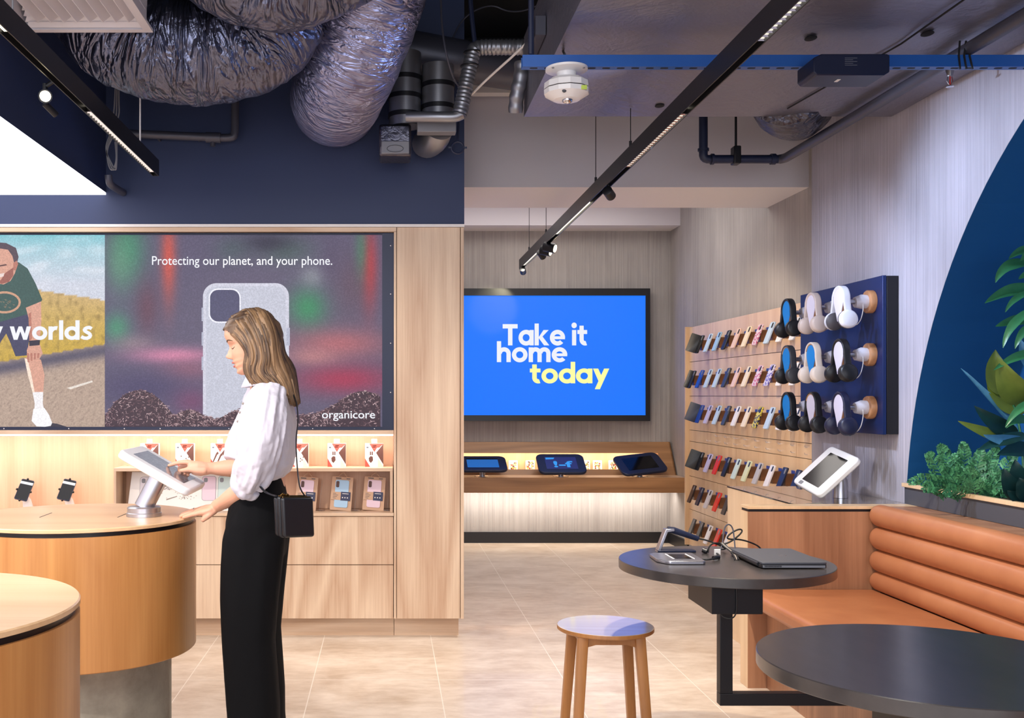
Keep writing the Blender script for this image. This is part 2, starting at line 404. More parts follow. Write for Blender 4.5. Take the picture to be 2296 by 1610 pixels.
def put_glyphs(mb, body, fn, x0, base, x1, xh, gap=.075):
    """fn(x, y) -> point; y grows downwards (photo pixels)"""
    pos = 0; parts = []
    for ch in body:
        g, w = glyph(ch); parts.append((pos, g)); pos += w + gap
    pos -= gap; k = (x1 - x0) / pos; c = 0
    for p, g in parts:
        for q in g: c += 1; mb.add([fn(x0 + (p + x) * k, base - y * xh, c * 2e-6) for x, y in q], [tuple(range(len(q)))])
# ------------------------------------------------------------------ the room
XR, XRF, YB = 2.483, 2.617, 9.545           # near right wall, far right wall, back wall
struct(MB().box(-3.8, 3.2, -3.5, 9.7, -0.1, 0.0).build('floor', 'floor_tile', base=False))
struct(MB().box(-3.9, 3.3, -3.5, 7.0, 3.75, 3.85).build('ceiling', 'void_black', base=False))
struct(MB().box(0.2, 2.75, 7.0, 9.6, 3.2, 3.3).build('ceiling', 'white_plaster', base=False))
struct(MB().box(0.2, 2.8, YB, YB + 0.15, 0, 3.3).build('wall_back', 'concrete_far', base=False))
struct(MB().box(XRF, XRF + 0.15, 6.04, YB, 0, 3.75).build('wall_right', 'concrete_far', base=False))
struct(MB().box(-3.95, -3.8, -3.5, 6.5, 0, 3.8).build('wall_left', 'grey_plaster', base=False))
# near right wall, with an arched planting niche cut into it
CY, CZ, CR = 2.845, 0.70, 2.105
ND = 0.42
mb = MB()
arc = []
za = 0.846
a0 = math.asin((za - CZ) / CR); a1 = math.pi - a0
NA = 64
for i in range(NA + 1):
    a = a0 + (a1 - a0) * i / NA; arc.append((CY + CR * math.cos(a), CZ + CR * math.sin(a)))
for i in range(NA):
    (ya, z_a), (yb, zb_) = arc[i], arc[i + 1]
    mb.add([(XR, ya, z_a), (XR, yb, zb_), (XR, yb, 3.75), (XR, ya, 3.75)], [(0, 1, 2, 3)])
yl, yr = arc[0][0], arc[-1][0]
mb.add([(XR, yl, 0), (XR, 6.04, 0), (XR, 6.04, 3.75), (XR, yl, 3.75)], [(0, 1, 2, 3)])
mb.add([(XR, -3.5, 0), (XR, yr, 0), (XR, yr, 3.75), (XR, -3.5, 3.75)], [(0, 1, 2, 3)])
mb.add([(XR, yr, 0), (XR, yl, 0), (XR, yl, za), (XR, yr, za)], [(0, 1, 2, 3)])
mb.add([(XR, 6.04, 0), (XRF + 0.15, 6.04, 0), (XRF + 0.15, 6.04, 3.75), (XR, 6.04, 3.75)], [(0, 1, 2, 3)])
struct(mb.build('wall_right', 'concrete_near', base=False, smooth=False))
mb = MB()
rs = [[(XR + 0.001, y, z) for y, z in arc], [(XR + ND, y, z) for y, z in arc]]
for i in range(NA): mb.add([rs[0][i], rs[0][i + 1], rs[1][i + 1], rs[1][i]], [(0, 1, 2, 3)])
mb.add(rs[1], [tuple(range(NA + 1))])
mb.add([(XR, yl, za), (XR, yr, za), (XR + ND, yr, za), (XR + ND, yl, za)], [(0, 1, 2, 3)])
struct(mb.build('wall_niche', 'navy_niche', base=False))
# navy bulkhead over the cabinets, and the plain wall behind them
XT = 0.4333
struct(MB().box(-3.8, XT, 5.80, 6.45, 2.322, 3.75).build('wall_bulkhead', 'navy_paint', base=False))
struct(MB().box(-3.8, XT, 5.792, 6.40, 2.306, 2.3215).build('trim_1', 'white_plaster', base=False))
struct(MB().box(-3.8, 0.40, 6.32, 6.45, 0, 2.3).build('wall_divider', 'grey_plaster', base=False))
struct(MB().box(0.22, 0.40, 6.45, YB, 0, 3.3).build('wall_alcove', 'grey_plaster', base=False))
# ceiling beams across the alcove: grey faces, white undersides
def beam(x0, x1, y0, y1, z0, z1):
    mb = MB(); mb.box(x0, x1, y0, y1, z0, z1)
    mb.m = [1 if i == 0 else 0 for i in range(6)]
    return struct(mb.build('beam_1', ['grey_plaster', 'white_plaster'], base=False, smooth=False))
beam(0.40, XRF, 6.41, 7.11, 2.653, 3.26); beam(0.40, XRF, 9.22, YB, 2.88, 3.2)
struct(MB().box(0.40, XRF, 9.525, YB, 0, 0.10).build('baseboard_back', 'black_skirting', base=False))
struct(MB().box(XRF - 0.02, XRF, 8.95, 9.525, 0, 0.10).build('baseboard_right', 'black_skirting', base=False))
struct(MB().box(0.2, 2.8, 6.9, 7.0, 3.27, 3.85).build('wall_upper', 'void_black', base=False))
# dropped soffit at the left: navy fascia, luminous white underside
struct(MB().box(-3.8, -1.578, -3.0, 5.80, 2.50, 3.75).build('ceiling_soffit', 'navy_paint', base=False))
glow('ceiling_glow', (0.97, 0.96, 1.0, 1), 2.6, (0.8, 0.8, 0.8, 1))
tag(MB().box(-3.79, -1.579, -3.0, 5.799, 2.487, 2.4995).build('ceiling_light_panel', 'ceiling_glow'),
    'large bright white ceiling panel at the left, under the dark soffit', 'ceiling light')

# ------------------------------------------------------------------ wrapped plenum box under the ceiling (right)
def rough_box(x0, x1, y0, y1, z0, z1, nx, ny, amp):
    mb = MB(); g = {}
    vs = []
    for j in range(ny + 1):
        for i in range(nx + 1):
            x = x0 + (x1 - x0) * i / nx; y = y0 + (y1 - y0) * j / ny
            edge = min(i, nx - i, j, ny - j) / 4.0
            q = Vector((x * 1.6, y * 1.1, 3.1)); d = noise.noise(q) + 0.5 * noise.noise(q * 2.7)
            vs.append((x, y, z0 + amp * d * min(1, 0.25 + edge) - amp * 0.4))
    fs = [(j * (nx + 1) + i, j * (nx + 1) + i + 1, (j + 1) * (nx + 1) + i + 1, (j + 1) * (nx + 1) + i) for j in range(ny) for i in range(nx)]
    mb.add(vs, fs)
    # sides
    def strip(idx):
        b_ = [vs[k] for k in idx]; t = [(x, y, z1) for x, y, z in b_]; n = len(b_)
        mb.add(b_ + t, [(k, k + 1, n + k + 1, n + k) for k in range(n - 1)])
    strip([j * (nx + 1) for j in range(ny + 1)]); strip([j * (nx + 1) + nx for j in range(ny + 1)])
    strip(list(range(nx + 1))); strip([ny * (nx + 1) + i for i in range(nx + 1)])
    mb.add([(x0, y0, z1), (x1, y0, z1), (x1, y1, z1), (x0, y1, z1)], [(0, 1, 2, 3)])
    return mb
pl = thing('plenum_box', (1.575, 2.0, 2.73), 'broad grey wrapped air plenum filling the ceiling at the right', 'air duct')
rough_box(0.672, 2.475, -1.0, 5.07, 2.735, 3.12, 60, 120, 0.012).build('casing', 'plenum_wrap', pl)
mb = MB()
mb.tube([(1.98, 3.2, 2.722), (1.99, 4.0, 2.722), (1.90, 4.9, 2.722)], 0.004, 6)
mb.build('seam', 'void_black', pl)
for xs, ys in ((1.285, 4.87), (1.62, 3.95), (2.04, 3.9)): MB().ell((xs, ys, 2.726), (0.022, 0.03, 0.006)).build('tear', 'void_black', pl)

# ------------------------------------------------------------------ oak cabinet wall with the video wall (left)
YF = 5.80
def fx(x, D=YF): return WX(x, D)
def fz(y, D=YF): return WZ(y, D)
tc = thing('tall_cabinet', (0.24, 5.8, 0), 'tall narrow light oak cabinet at the right end of the display wall', 'cabinet')
MB().box(0.0545, 0.4095, 5.80, 5.82, 0.107, 2.304).build('door', 'oak_light', tc, bevel=0.0015)
MB().box(0.4125, 0.4308, 5.797, 6.30, 0.107, 2.304).build('side_panel', 'oak_light', tc, bevel=0.001)
MB().box(0.0380, 0.0515, 5.797, 6.30, 0.107, 2.279).build('side_panel', 'oak_light', tc, bevel=0.001)
MB().box(0.0515, 0.4125, 5.83, 6.30, 0.107, 2.30).build('carcass', 'soft_black', tc)
MB().box(0.0400, 0.4050, 5.862, 6.28, 0, 0.106).build('plinth', 'oak_light_across', tc)

XL = -3.25
dc = thing('display_cabinet', (-1.2, 5.8, 0), 'long light oak display counter with drawers under the video wall', 'cabinet')
MB().box(XL, 0.0375, 5.862, 6.28, 0, 0.100).build('plinth', 'oak_light_across', dc)
MB().box(XL, 0.0340, 5.83, 6.28, 0.105, 0.680).build('carcass', 'soft_black', dc)
for xa, xb in ((-1.205, 0.0345), (-2.25, -1.209), (XL, -2.254)):
    MB().box(xa, xb, 5.80, 5.82, 0.4115, 0.680).build('drawer', 'oak_light', dc, bevel=0.001)
    MB().box(xa, xb, 5.80, 5.82, 0.108, 0.4075).build('drawer', 'oak_light', dc, bevel=0.001)
MB().box(XL, 0.0365, 5.79, 6.05, 0.684, 0.702).build('worktop', 'oak_light_across', dc, bevel=0.001)
MB().box(XL, 0.0365, 6.04, 6.06, 0.702, 1.140).build('back_panel', 'oak_panel', dc)
MB().box(XL, 0.0365, 5.80, 6.06, 1.142, 1.165).build('top_rail', 'oak_light_across', dc, bevel=0.001)
glow('led_strip', (1.0, 0.93, 0.86, 1), 6.0)
MB().box(XL, 0.0330, 5.815, 5.830, 1.134, 1.1415).build('light_strip', 'led_strip', dc)
MB().box(XL, 0.0515, 5.797, 5.83, 2.2805, 2.304).build('head_rail', 'oak_light_across', dc)
area('shelf_strip_light', (-1.5, 5.85, 1.128), (-1.5, 6.02, 0.80), 3.2, 0.02, 8, (1.0, 0.88, 0.80))
sh = thing('shelf_unit', (-0.42, 5.8, 0.702), 'open oak shelf box on the counter under the video wall', 'shelf')
xa, xb = fx(255), fx(881)
MB().box(xa, xb, 5.80, 6.035, 0.934, 0.953).build('top_shelf', 'oak_light_across', sh, bevel=0.001)
MB().box(xa, xa + 0.014, 5.80, 6.035, 0.703, 0.934).build('side_panel', 'oak_light', sh, bevel=0.001)
MB().box(xb - 0.016, xb, 5.80, 6.035, 0.703, 0.934).build('side_panel', 'oak_light', sh, bevel=0.001)
MB().box(xa + 0.014, xb - 0.016, 6.02, 6.035, 0.703, 0.934).build('back_panel', 'oak_panel', sh)

# ------------------------------------------------------------------ back alcove: sloped oak tablet bench
YS = 9.02
tb = thing('tablet_bench', (1.5, 9.2, 0.5), 'wall-hung oak tablet bench under the blue screen at the back', 'shelf')
xl, xr_ = 0.42, XRF - 0.012
zt, zm, zb0 = WZ(1071, YS), WZ(1074, YS), WZ(1105, YS)
MB().box(xl, xr_, YS, YS + 0.02, zb0, zt).build('fascia', 'oak_dark_across', tb, bevel=0.001)
MB().box(xl, xr_, YS + 0.02, 9.54, zt - 0.03, zt).build('worktop', 'oak_light_across', tb)
# sloping back with a long lit opening
ya, za_, yb_, zb_ = 9.30, zt, 9.515, WZ(991, 9.515)
def slope(u, t, d=0.0): return (u, ya + (yb_ - ya) * t + d, za_ + (zb_ - za_) * t)
o0, o1, ox1 = 0.17, 0.66, 2.475
for nm, (u0, u1, t0, t1) in (('slope_panel', (xl, xr_, 0.0, o0)), ('slope_panel', (xl, xr_, o1, 1.0)), ('slope_panel', (ox1, xr_, o0, o1))):
    mb = MB(); q = [slope(u0, t0), slope(u1, t0), slope(u1, t1), slope(u0, t1)]
    mb.add(q + [(x, y + 0.018, z) for x, y, z in q], [(0, 1, 2, 3), (4, 7, 6, 5), (0, 4, 5, 1), (1, 5, 6, 2), (2, 6, 7, 3), (3, 7, 4, 0)])
    mb.build(nm, 'oak_dark_across', tb)
MB().box(xl, ox1 + 0.02, 9.524, 9.540, zt, zb_ - 0.02).build('niche_back', 'oak_panel', tb)
mb = MB(); mb.add([(xr_ - 0.012, ya, za_), (xr_ - 0.012, 9.54, za_), (xr_ - 0.012, 9.54, zb_), (xr_ - 0.012, yb_, zb_), (xr_, ya, za_), (xr_, 9.54, za_), (xr_, 9.54, zb_), (xr_, yb_, zb_)],
      [(0, 1, 2, 3), (4, 7, 6, 5), (0, 4, 5, 1), (1, 5, 6, 2), (2, 6, 7, 3), (3, 7, 4, 0)]); mb.build('end_panel', 'oak_dark_across', tb)
glow('led_warm', (1.0, 0.80, 0.50, 1), 5.0)
MB().box(xl, ox1, 9.474, 9.484, za_ + (zb_ - za_) * o1 + 0.004, za_ + (zb_ - za_) * o1 + 0.012).build('light_strip', 'led_warm', tb)
area('niche_strip_light', (1.45, 9.43, za_ + (zb_ - za_) * o1 - 0.012), (1.45, 9.50, 0.66), 2.0, 0.02, 5, (1.0, 0.78, 0.5))
MB().box(xl, xr_, 9.40, 9.53, zb0 + 0.004, zb0 + 0.022).build('bottom_panel', 'oak_dark_across', tb)
area('bench_underlight', (1.5, 9.36, zb0 - 0.01), (1.5, 9.5, 0.1), 2.1, 0.03, 11, (1.0, 0.92, 0.84))

# ------------------------------------------------------------------ bench corner (right): end panel, counter, banquette, ledge
ep = thing('end_counter', (2.1, 4.85, 0), 'reddish oak end counter with a black shadow gap, at the head of the tan bench', 'counter')
MB().box(1.676, XR - 0.004, 4.80, 4.90, 0, 0.820).build('panel', 'oak_red', ep)
MB().box(1.682, XR - 0.006, 4.806, 4.898, 0.820, 0.832).build('shadow_gap', 'black_metal', ep)
MB().box(1.676, XR - 0.004, 4.80, 4.90, 0.832, 0.846).build('top', 'oak_blond', ep, bevel=0.001)
MB().box(1.6755, 1.6765, 4.801, 4.90, 0.001, 0.820).build('lit_side_face', 'oak_blond', ep)  # thin paler plate added, light on the panel side put into colour
gc = thing('glass_counter', (2.2, 5.4, 0), 'pale oak counter with a glass top, against the concrete wall behind the end counter', 'counter')
MB().box(1.932, XR - 0.004, 4.902, 5.862, 0, 0.838).build('body', 'oak_blond', gc, bevel=0.001)
MB().box(1.930, XR - 0.004, 4.902, 5.866, 0.839, 0.8455).build('glass_top', 'clear_glass', gc, bevel=0.001)

bq = thing('banquette', (2.0, 2.6, 0), 'tan leather banquette with four padded back rolls along the right wall', 'bench')
MB().box(1.66, 2.262, 0.30, 4.795, 0.393, 0.463).build('seat_cushion', 'tan_leather', bq, bevel=0.022, seg=4)
MB().box(1.765, 2.30, 0.32, 4.798, 0, 0.392).build('base', 'oak_red', bq)
for zc, rz in ((0.806, 0.052), (0.702, 0.054), (0.598, 0.051), (0.505, 0.046)):
    mb = MB(); rs = []
    for yy, k in ((4.794, 0.55), (4.788, 0.76), (4.776, 0.90), (4.758, 0.975), (4.735, 1.0), (2.5, 1.0), (0.34, 1.0), (0.32, 0.8)):
        rs.append([(2.272 + 0.047 * k * math.cos(a), yy, zc + rz * k * math.sin(a)) for a in [2 * math.pi * j / 28 for j in range(28)]])
    mb.rings(rs); mb.build('back_roll', 'tan_leather', bq, angle=80)
MB().box(2.29, 2.455, 0.32, 4.796, 0.393, 0.828).build('back_board', 'soft_black', bq)
MB().box(2.275, XR - 0.003, 0.32, 4.797, 0.829, 0.845).build('ledge', 'oak_red', bq, bevel=0.001)

# ------------------------------------------------------------------ drum tables (left)
def drum(cx, cy, r, zt, zb, rb, label):
    t = thing('drum_table', (cx, cy, 0), label, 'display table', 'round oak drum tables')
    c = (cx, cy, 0)
    MB().lathe([(rb, 0.0), (rb, zb + 0.02)], c, 72).build('pedestal', 'concrete_base', t)
    MB().lathe([(rb, zb), (r - 0.004, zb), (r - 0.001, zb + 0.003), (r - 0.001, zt - 0.027)], c, 96).build('drum', 'oak_honey', t)
    MB().lathe([(r - 0.010, zt - 0.028), (r - 0.010, zt - 0.012)], c, 96).build('shadow_gap', 'black_plastic', t)
    MB().lathe([(r - 0.004, zt - 0.0135), (r, zt - 0.012), (r, zt - 0.003), (r - 0.003, zt), (0.0, zt)], c, 96).build('tabletop', 'oak_honey_top', t)
    return t
TA = (-1.062, 3.582); TAZ = 0.945
t = drum(TA[0], TA[1], 0.394, TAZ, 0.492, 0.308, 'round oak drum table carrying the white tablet stand, the woman beside it')
for (xa, ya_), (xb_, yb2) in (((89, 1160), (116, 1150)), ((264, 1160), (283, 1152))):
    p, q = P(xa, ya_, 415 * F / 1000 / (ya_ - VY)), P(xb_, yb2, 415 * F / 1000 / (yb2 - VY))
    MB().tube([(p.x, p.y, TAZ + 0.0003), (q.x, q.y, TAZ + 0.0003)], 0.0022, 6, flat_=0.2).build('cable_slot', 'soft_black', t)
drum(-1.03, 2.03, 0.41, 0.945, 0.492, 0.32, 'round oak drum table with a bare top in the near left corner')

# ------------------------------------------------------------------ black cafe tables on cantilevered frames
def cafe_table(cx, cy, label):
    t = thing('cafe_table', (cx, cy, 0.24), label, 'table', 'round black cafe tables')
    r, zt = 0.382, 0.75
    MB().lathe([(0.0, zt - 0.034), (r - 0.002, zt - 0.034), (r, zt - 0.032), (r, zt - 0.002), (r - 0.002, zt), (0.0, zt)], (cx, cy, 0), 96).build('tabletop', 'black_laminate', t, angle=30)
    x0 = cx - 0.129
    MB().box(x0, x0 + 0.176, cy - 0.26, cy + 0.02, 0.608, zt - 0.034).build('cable_box', 'black_metal', t, bevel=0.002)
    MB().box(cx - 0.065, cx - 0.020, cy - 0.15, cy - 0.11, 0.303, 0.608).build('post', 'black_metal', t, bevel=0.002)
    MB().box(cx - 0.065, 1.7645, cy - 0.15, cy - 0.11, 0.26, 0.303).build('arm', 'black_metal', t, bevel=0.002)
    cpts = chaikin([(x0 + 0.083, cy - 0.263, 0.705), (x0 + 0.084, cy - 0.266, 0.64), (x0 + 0.081, cy - 0.264, 0.605), (x0 + 0.07, cy - 0.25, 0.59), (x0 + 0.05, cy - 0.24, 0.592), (x0 + 0.035, cy - 0.23, 0.607)], 3)
    MB().tube(cpts, 0.0025, 8).build('cable', 'cord_black', t)
    return t
cafe_table(1.245, 3.81, 'round black table with the closed laptop on it, before the end counter')
cafe_table(1.255, 2.38, 'bare round black table in the near right corner')

# ------------------------------------------------------------------ oak stool
SX, SY, SZ = 0.855, 4.05, 0.46
st = thing('stool', (SX, SY, 0), 'round backless oak stool standing alone on the open floor', 'stool')
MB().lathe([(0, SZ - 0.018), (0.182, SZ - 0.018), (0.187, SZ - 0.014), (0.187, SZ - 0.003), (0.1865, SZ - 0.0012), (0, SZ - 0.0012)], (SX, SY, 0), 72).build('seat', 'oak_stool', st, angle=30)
MB().lathe([(0, SZ - 0.0011), (0.1862, SZ - 0.0011), (0.184, SZ), (0, SZ)], (SX, SY, 0), 72).build('lit_seat_top', 'oak_stool_top_lit', st, angle=10)  # thin disc added to carry the paler lit top of the seat
for sx, sy in ((-1, -1), (1, -1), (-1, 1), (1, 1)):
    mb = MB(); top = Vector((SX + sx * 0.108, SY + sy * 0.108, SZ - 0.018)); bot = Vector((SX + sx * 0.138, SY + sy * 0.138, 0))
    hw = 0.0185
    rs = []
    for p, k in ((bot, 0.92), (top, 1.08)):
        rs.append([p + Vector((hw * k * ux, hw * k * uy, 0)) for ux, uy in rrect(-1, -1, 1, 1, 0.3, 2)])
    mb.rings(rs); mb.build('leg', 'oak_stool', st)
for k in range(4):
    T = Matrix.Translation((SX, SY, 0)) @ Matrix.Rotation(k * math.pi / 2, 4, 'Z')
    mb = MB()
    poly = [(-0.098, SZ - 0.062), (-0.060, SZ - 0.051), (0.060, SZ - 0.051), (0.098, SZ - 0.062), (0.098, SZ - 0.018), (-0.098, SZ - 0.018)]
    mb.prism(poly, lambda u, v, d: T @ Vector((u, -0.105 + d, v)), -0.009, 0.009); mb.build('apron', 'oak_stool', st)
# ------------------------------------------------------------------ video wall (left) and its pictures
YV = 5.85
rng = random.Random(7)
def vp(x, y, d=0.0): return Vector((WX(x, YV), YV - d, WZ(y, YV)))
vw = thing('video_wall', (-1.5, 5.85, 1.165), 'long video wall set in the oak cabinets, showing a runner and a phone case', 'screen')
mb = MB()
x0, x1, xr2 = WX(-387, YV), WX(857, YV), WX(884, YV)
mb.box(x0 - 0.04, xr2, 5.853, 5.90, 1.1655, 2.278)
mb.box(x1, xr2, 5.828, 5.853, 1.1655, 2.278); mb.box(x0 - 0.04, x1, 5.828, 5.853, 1.1655, WZ(957, YV)); mb.box(x0 - 0.04, x1, 5.838, 5.853, WZ(527, YV), 2.278)
mb.box(x0 - 0.04, x0, 5.828, 5.853, 1.1655, 2.278); mb.build('frame', 'navy_metal', vw, smooth=False)
for x, y in ((12, 961), (157, 961), (281, 961), (361, 961), (515, 961), (702, 961), (840, 961), (876, 552), (876, 660), (876, 770), (876, 880)):
    q = vp(x, y, 0.022); MB().ell((q.x, q.y, q.z), (0.004, 0.002, 0.004), n=10, k=6).build('screw', 'chrome', vw)

m, n, b = nt('led_picture'); pset(b, rough=0.6, spec=0.2); b.inputs['Base Color'].default_value = (0.015, 0.015, 0.02, 1)
at = n.nodes.new('ShaderNodeVertexColor'); at.layer_name = 'col'
vo = n.nodes.new('ShaderNodeTexVoronoi'); vo.inputs['Scale'].default_value = 120; n.links.new(coords(n, (1, 0.0, 1)), vo.inputs['Vector'])
k_ = mth(n, 'ADD', mth(n, 'MULTIPLY', vo.outputs['Distance'], 0.35), 0.87)
mx = n.nodes.new('ShaderNodeVectorMath'); mx.operation = 'SCALE'; n.links.new(at.outputs[0], mx.inputs[0]); n.links.new(k_, mx.inputs['Scale'])
n.links.new(mx.outputs[0], b.inputs['Emission Color']); b.inputs['Emission Strength'].default_value = 1.08
def lin(c): return S(*c)[:3]
def blend(c, t, w): return tuple(a * (1 - w) + b_ * w for a, b_ in zip(c, t))
def runner_bg(x, y):
    hz = 652 + (x - 95) * 0.15
    if y < hz:
        t = min(1, max(0, (y - 527) / 110.0)); c = blend((120, 186, 196), (196, 200, 212), t ** 0.6)
        w = noise.noise(Vector((x / 60.0, y / 22.0, 3))) ; return blend(c, (226, 226, 234), max(0, w) * 0.7)
    fb = 812 - (x * 0.17)
    if y < fb:
        t = (y - hz) / (fb - hz); c = blend((196, 166, 112), (192, 160, 66), t)
        w = noise.noise(Vector((x / 9.0, y / 16.0, 9))); return blend(c, (112, 92, 50), max(0, w) * 0.8)
    sh_ = math.exp(-((y - fb - 14) / 16.0) ** 2); c = (176, 154, 138)
    w = noise.noise(Vector((x / 5.0, y / 3.0, 2))); c = blend(c, (120, 100, 92), max(0, w) * 0.7)
    return blend(c, (74, 72, 92), sh_ * 0.85)
BL = [(285, 560, 40, 70, (62, 130, 100), .9), (270, 590, 30, 60, (96, 140, 116), .7), (378, 580, 16, 95, (196, 84, 72), .95), (330, 690, 26, 60, (104, 62, 72), .6),
      (262, 735, 30, 34, (74, 138, 108), .9), (300, 770, 50, 20, (150, 130, 134), .6), (390, 797, 95, 18, (204, 128, 158), .95), (420, 830, 60, 24, (150, 92, 110), .7),
      (330, 870, 110, 40, (72, 66, 98), .9), (430, 900, 40, 30, (120, 60, 96), .6), (690, 690, 42, 44, (56, 132, 92), .95), (640, 560, 60, 30, (70, 100, 88), .6),
      (700, 620, 26, 24, (150, 156, 160), .55), (828, 600, 18, 90, (176, 60, 66), .95), (790, 640, 40, 70, (96, 70, 80), .5), (760, 770, 110, 34, (178, 100, 104), .8),
      (770, 850, 110, 34, (160, 52, 78), .9), (700, 800, 60, 20, (196, 130, 126), .6), (600, 545, 60, 22, (52, 50, 66), .8), (520, 560, 40, 30, (70, 92, 90), .5), (742, 580, 22, 60, (84, 74, 96), .5),
      (810, 560, 14, 60, (64, 128, 96), .6)]
def case_bg(x, y):
    c = (92, 86, 108)
    for bx, by, sx, sy, t, w in BL: c = blend(c, t, w * math.exp(-((x - bx) / sx) ** 2 - ((y - by) / sy) ** 2))
    return c
def colour_mesh(name, polys, parent, d):
    """polys: list of (points px, colour or list of colours per point, extra depth)"""
    vs, fs, cs = [], [], []
    for pts, c, e in polys:
        o = len(vs)
        for i, (x, y) in enumerate(pts): vs.append(vp(x, y, d + e)); cs.append(lin(c[i] if isinstance(c, list) else c))
        fs.append(tuple(range(o, o + len(pts))))
    off = parent.location
    me = bpy.data.meshes.new(name); me.from_pydata([tuple(v - off) for v in vs], [], fs)
    a = me.color_attributes.new('col', 'FLOAT_COLOR', 'POINT')
    for i, c in enumerate(cs): a.data[i].color = (*c, 1)
    me.materials.append(M['led_picture']); o = bpy.data.objects.new(name, me); COL.objects.link(o); o.parent = parent; return o
def bg(xa, xb, ya, yb, st, fn):
    out = []
    nx, ny = int((xb - xa) / st), int((yb - ya) / st)
    for j in range(ny):
        for i in range(nx):
            q = [(xa + (xb - xa) * u / nx, ya + (yb - ya) * v / ny) for u, v in ((i, j + 1), (i + 1, j + 1), (i + 1, j), (i, j))]
            out.append((q, [fn(*p) for p in q], 0.0))
    return out
pic = bg(-387, 235, 527, 957, 4, runner_bg)
SK, SK2 = (206, 154, 134), (176, 116, 100)
def poly(pts, c, e): pic.append((pts, c, e))
poly([(150, 870), (207, 853), (208, 857), (158, 873)], (220, 210, 200), .0006)
poly([(90, 957), (150, 957), (128, 950), (112, 948)], (60, 56, 66), .0006)
poly([(55, 803), (62, 838), (70, 868), (73, 880), (97, 880), (100, 841), (92, 807), (75, 798)], SK, .0008)
poly([(55, 803), (62, 838), (70, 868), (73, 880), (78, 880), (70, 838), (62, 806)], (236, 214, 196), .0010)
poly([(73, 879), (97, 879), (96, 905), (99, 918), (77, 920), (78, 905)], (232, 228, 230), .0009)
poly([(75, 917), (100, 915), (110, 930), (117, 948), (114, 955), (100, 957), (82, 956), (71, 944)], (238, 236, 238), .0011)
poly([(-60, 718), (0, 712), (63, 690), (66, 760), (60, 797), (35, 799), (24, 770), (14, 748), (2, 766), (-20, 830), (-70, 840)], (66, 66, 92), .0008)
poly([(-90, 610), (-10, 588), (42, 588), (62, 602), (80, 636), (95, 672), (90, 680), (60, 690), (64, 704), (0, 722), (-80, 716), (-110, 690)], (58, 86, 80), .0009)
poly([(58, 690), (92, 676), (93, 720), (89, 770), (96, 792), (88, 806), (76, 812), (62, 800), (60, 786), (68, 764), (66, 720)], SK, .0012)
poly([(64, 704), (70, 700), (72, 760), (66, 766)], SK2, .0013)
poly([(-112, 690), (-84, 700), (-78, 750), (-66, 800), (-60, 826), (-76, 838), (-88, 824), (-96, 770), (-110, 730)], SK2, .0012)
poly([(-68, 836), (-22, 828), (-26, 862), (-38, 900), (-62, 900), (-70, 866)], SK2, .0008)
poly([(-62, 898), (-38, 898), (-38, 930), (-60, 934)], (224, 222, 226), .0009)
poly([(-64, 932), (-38, 928), (-26, 944), (-22, 957), (-66, 957)], (232, 230, 234), .0011)
poly([(65, 764), (90, 762), (89, 774), (66, 776)], (50, 46, 58), .0014)
for k in range(4): poly([(60 + k * 8, 792), (65 + k * 8, 792), (66 + k * 7, 812 - k * 3), (62 + k * 7, 812 - k * 3)], SK2, .0014)
def arcp(cx, cy, rx, ry, a0, a1, w, n_=22):
    o_ = [(cx + rx * math.cos(R(a0 + (a1 - a0) * i / n_)), cy + ry * math.sin(R(a0 + (a1 - a0) * i / n_))) for i in range(n_ + 1)]
    i_ = [(cx + (rx - w) * math.cos(R(a0 + (a1 - a0) * i / n_)), cy + (ry - w) * math.sin(R(a0 + (a1 - a0) * i / n_))) for i in range(n_ + 1)]
    return [([o_[i], o_[i + 1], i_[i + 1], i_[i]], (196, 150, 122), .0012) for i in range(n_)]
pic += arcp(10, 678, 37, 25, 0, 360, 5)
for k in range(14):
    a = k * 1.7; q = (10 + 20 * math.cos(a) * ((k % 5) / 5 + .2), 678 + 12 * math.sin(a) * ((k % 3) / 3 + .3)); poly([q, (q[0] + 6, q[1] + 1), (q[0] + 5, q[1] + 4)], (120, 110, 92), .0012)
poly([(-48, 560), (-30, 548), (20, 552), (34, 575), (38, 596), (34, 612), (24, 630), (8, 638), (-14, 634), (-40, 612)], SK, .0013)
poly([(-52, 568), (-40, 548), (-10, 543), (14, 545), (36, 556), (42, 576), (38, 592), (32, 590), (28, 574), (18, 560), (-10, 556), (-36, 566)], (84, 70, 78), .0015)
poly([(30, 590), (38, 584), (41, 592), (36, 606), (30, 606)], SK2, .0016)
poly([(12, 612), (30, 600), (30, 618), (20, 632), (4, 637), (-8, 632), (2, 628)], (150, 92, 80), .0015)
poly([(-6, 596), (14, 592), (16, 595), (-6, 599)], (92, 64, 60), .0016)
poly([(-16, 618), (10, 612), (8, 620), (-8, 624)], (226, 206, 200), .0017)
pic += bg(235, 857, 527, 957, 6, case_bg)
poly(rrect(455, 635, 648, 990, 30, 8), (198, 198, 212), .0006); pic[-1] = ([(x, min(y, 957)) for x, y in pic[-1][0]], (198, 198, 212), .0006)
pic.append(([(x, min(y, 957)) for x, y in rrect(462, 642, 641, 990, 25, 8)], (186, 188, 202), .0008))
poly(rrect(468, 647, 540, 724, 20, 7), (226, 226, 236), .0010); poly(rrect(471, 650, 537, 721, 18, 7), (78, 78, 106), .0012)
for y in (690, 745, 800): poly([(452, y), (456, y), (456, y + 30), (452, y + 30)], (170, 172, 190), .0008)
poly([(642, 735), (650, 735), (650, 775), (642, 775)], (170, 172, 190), .0008)
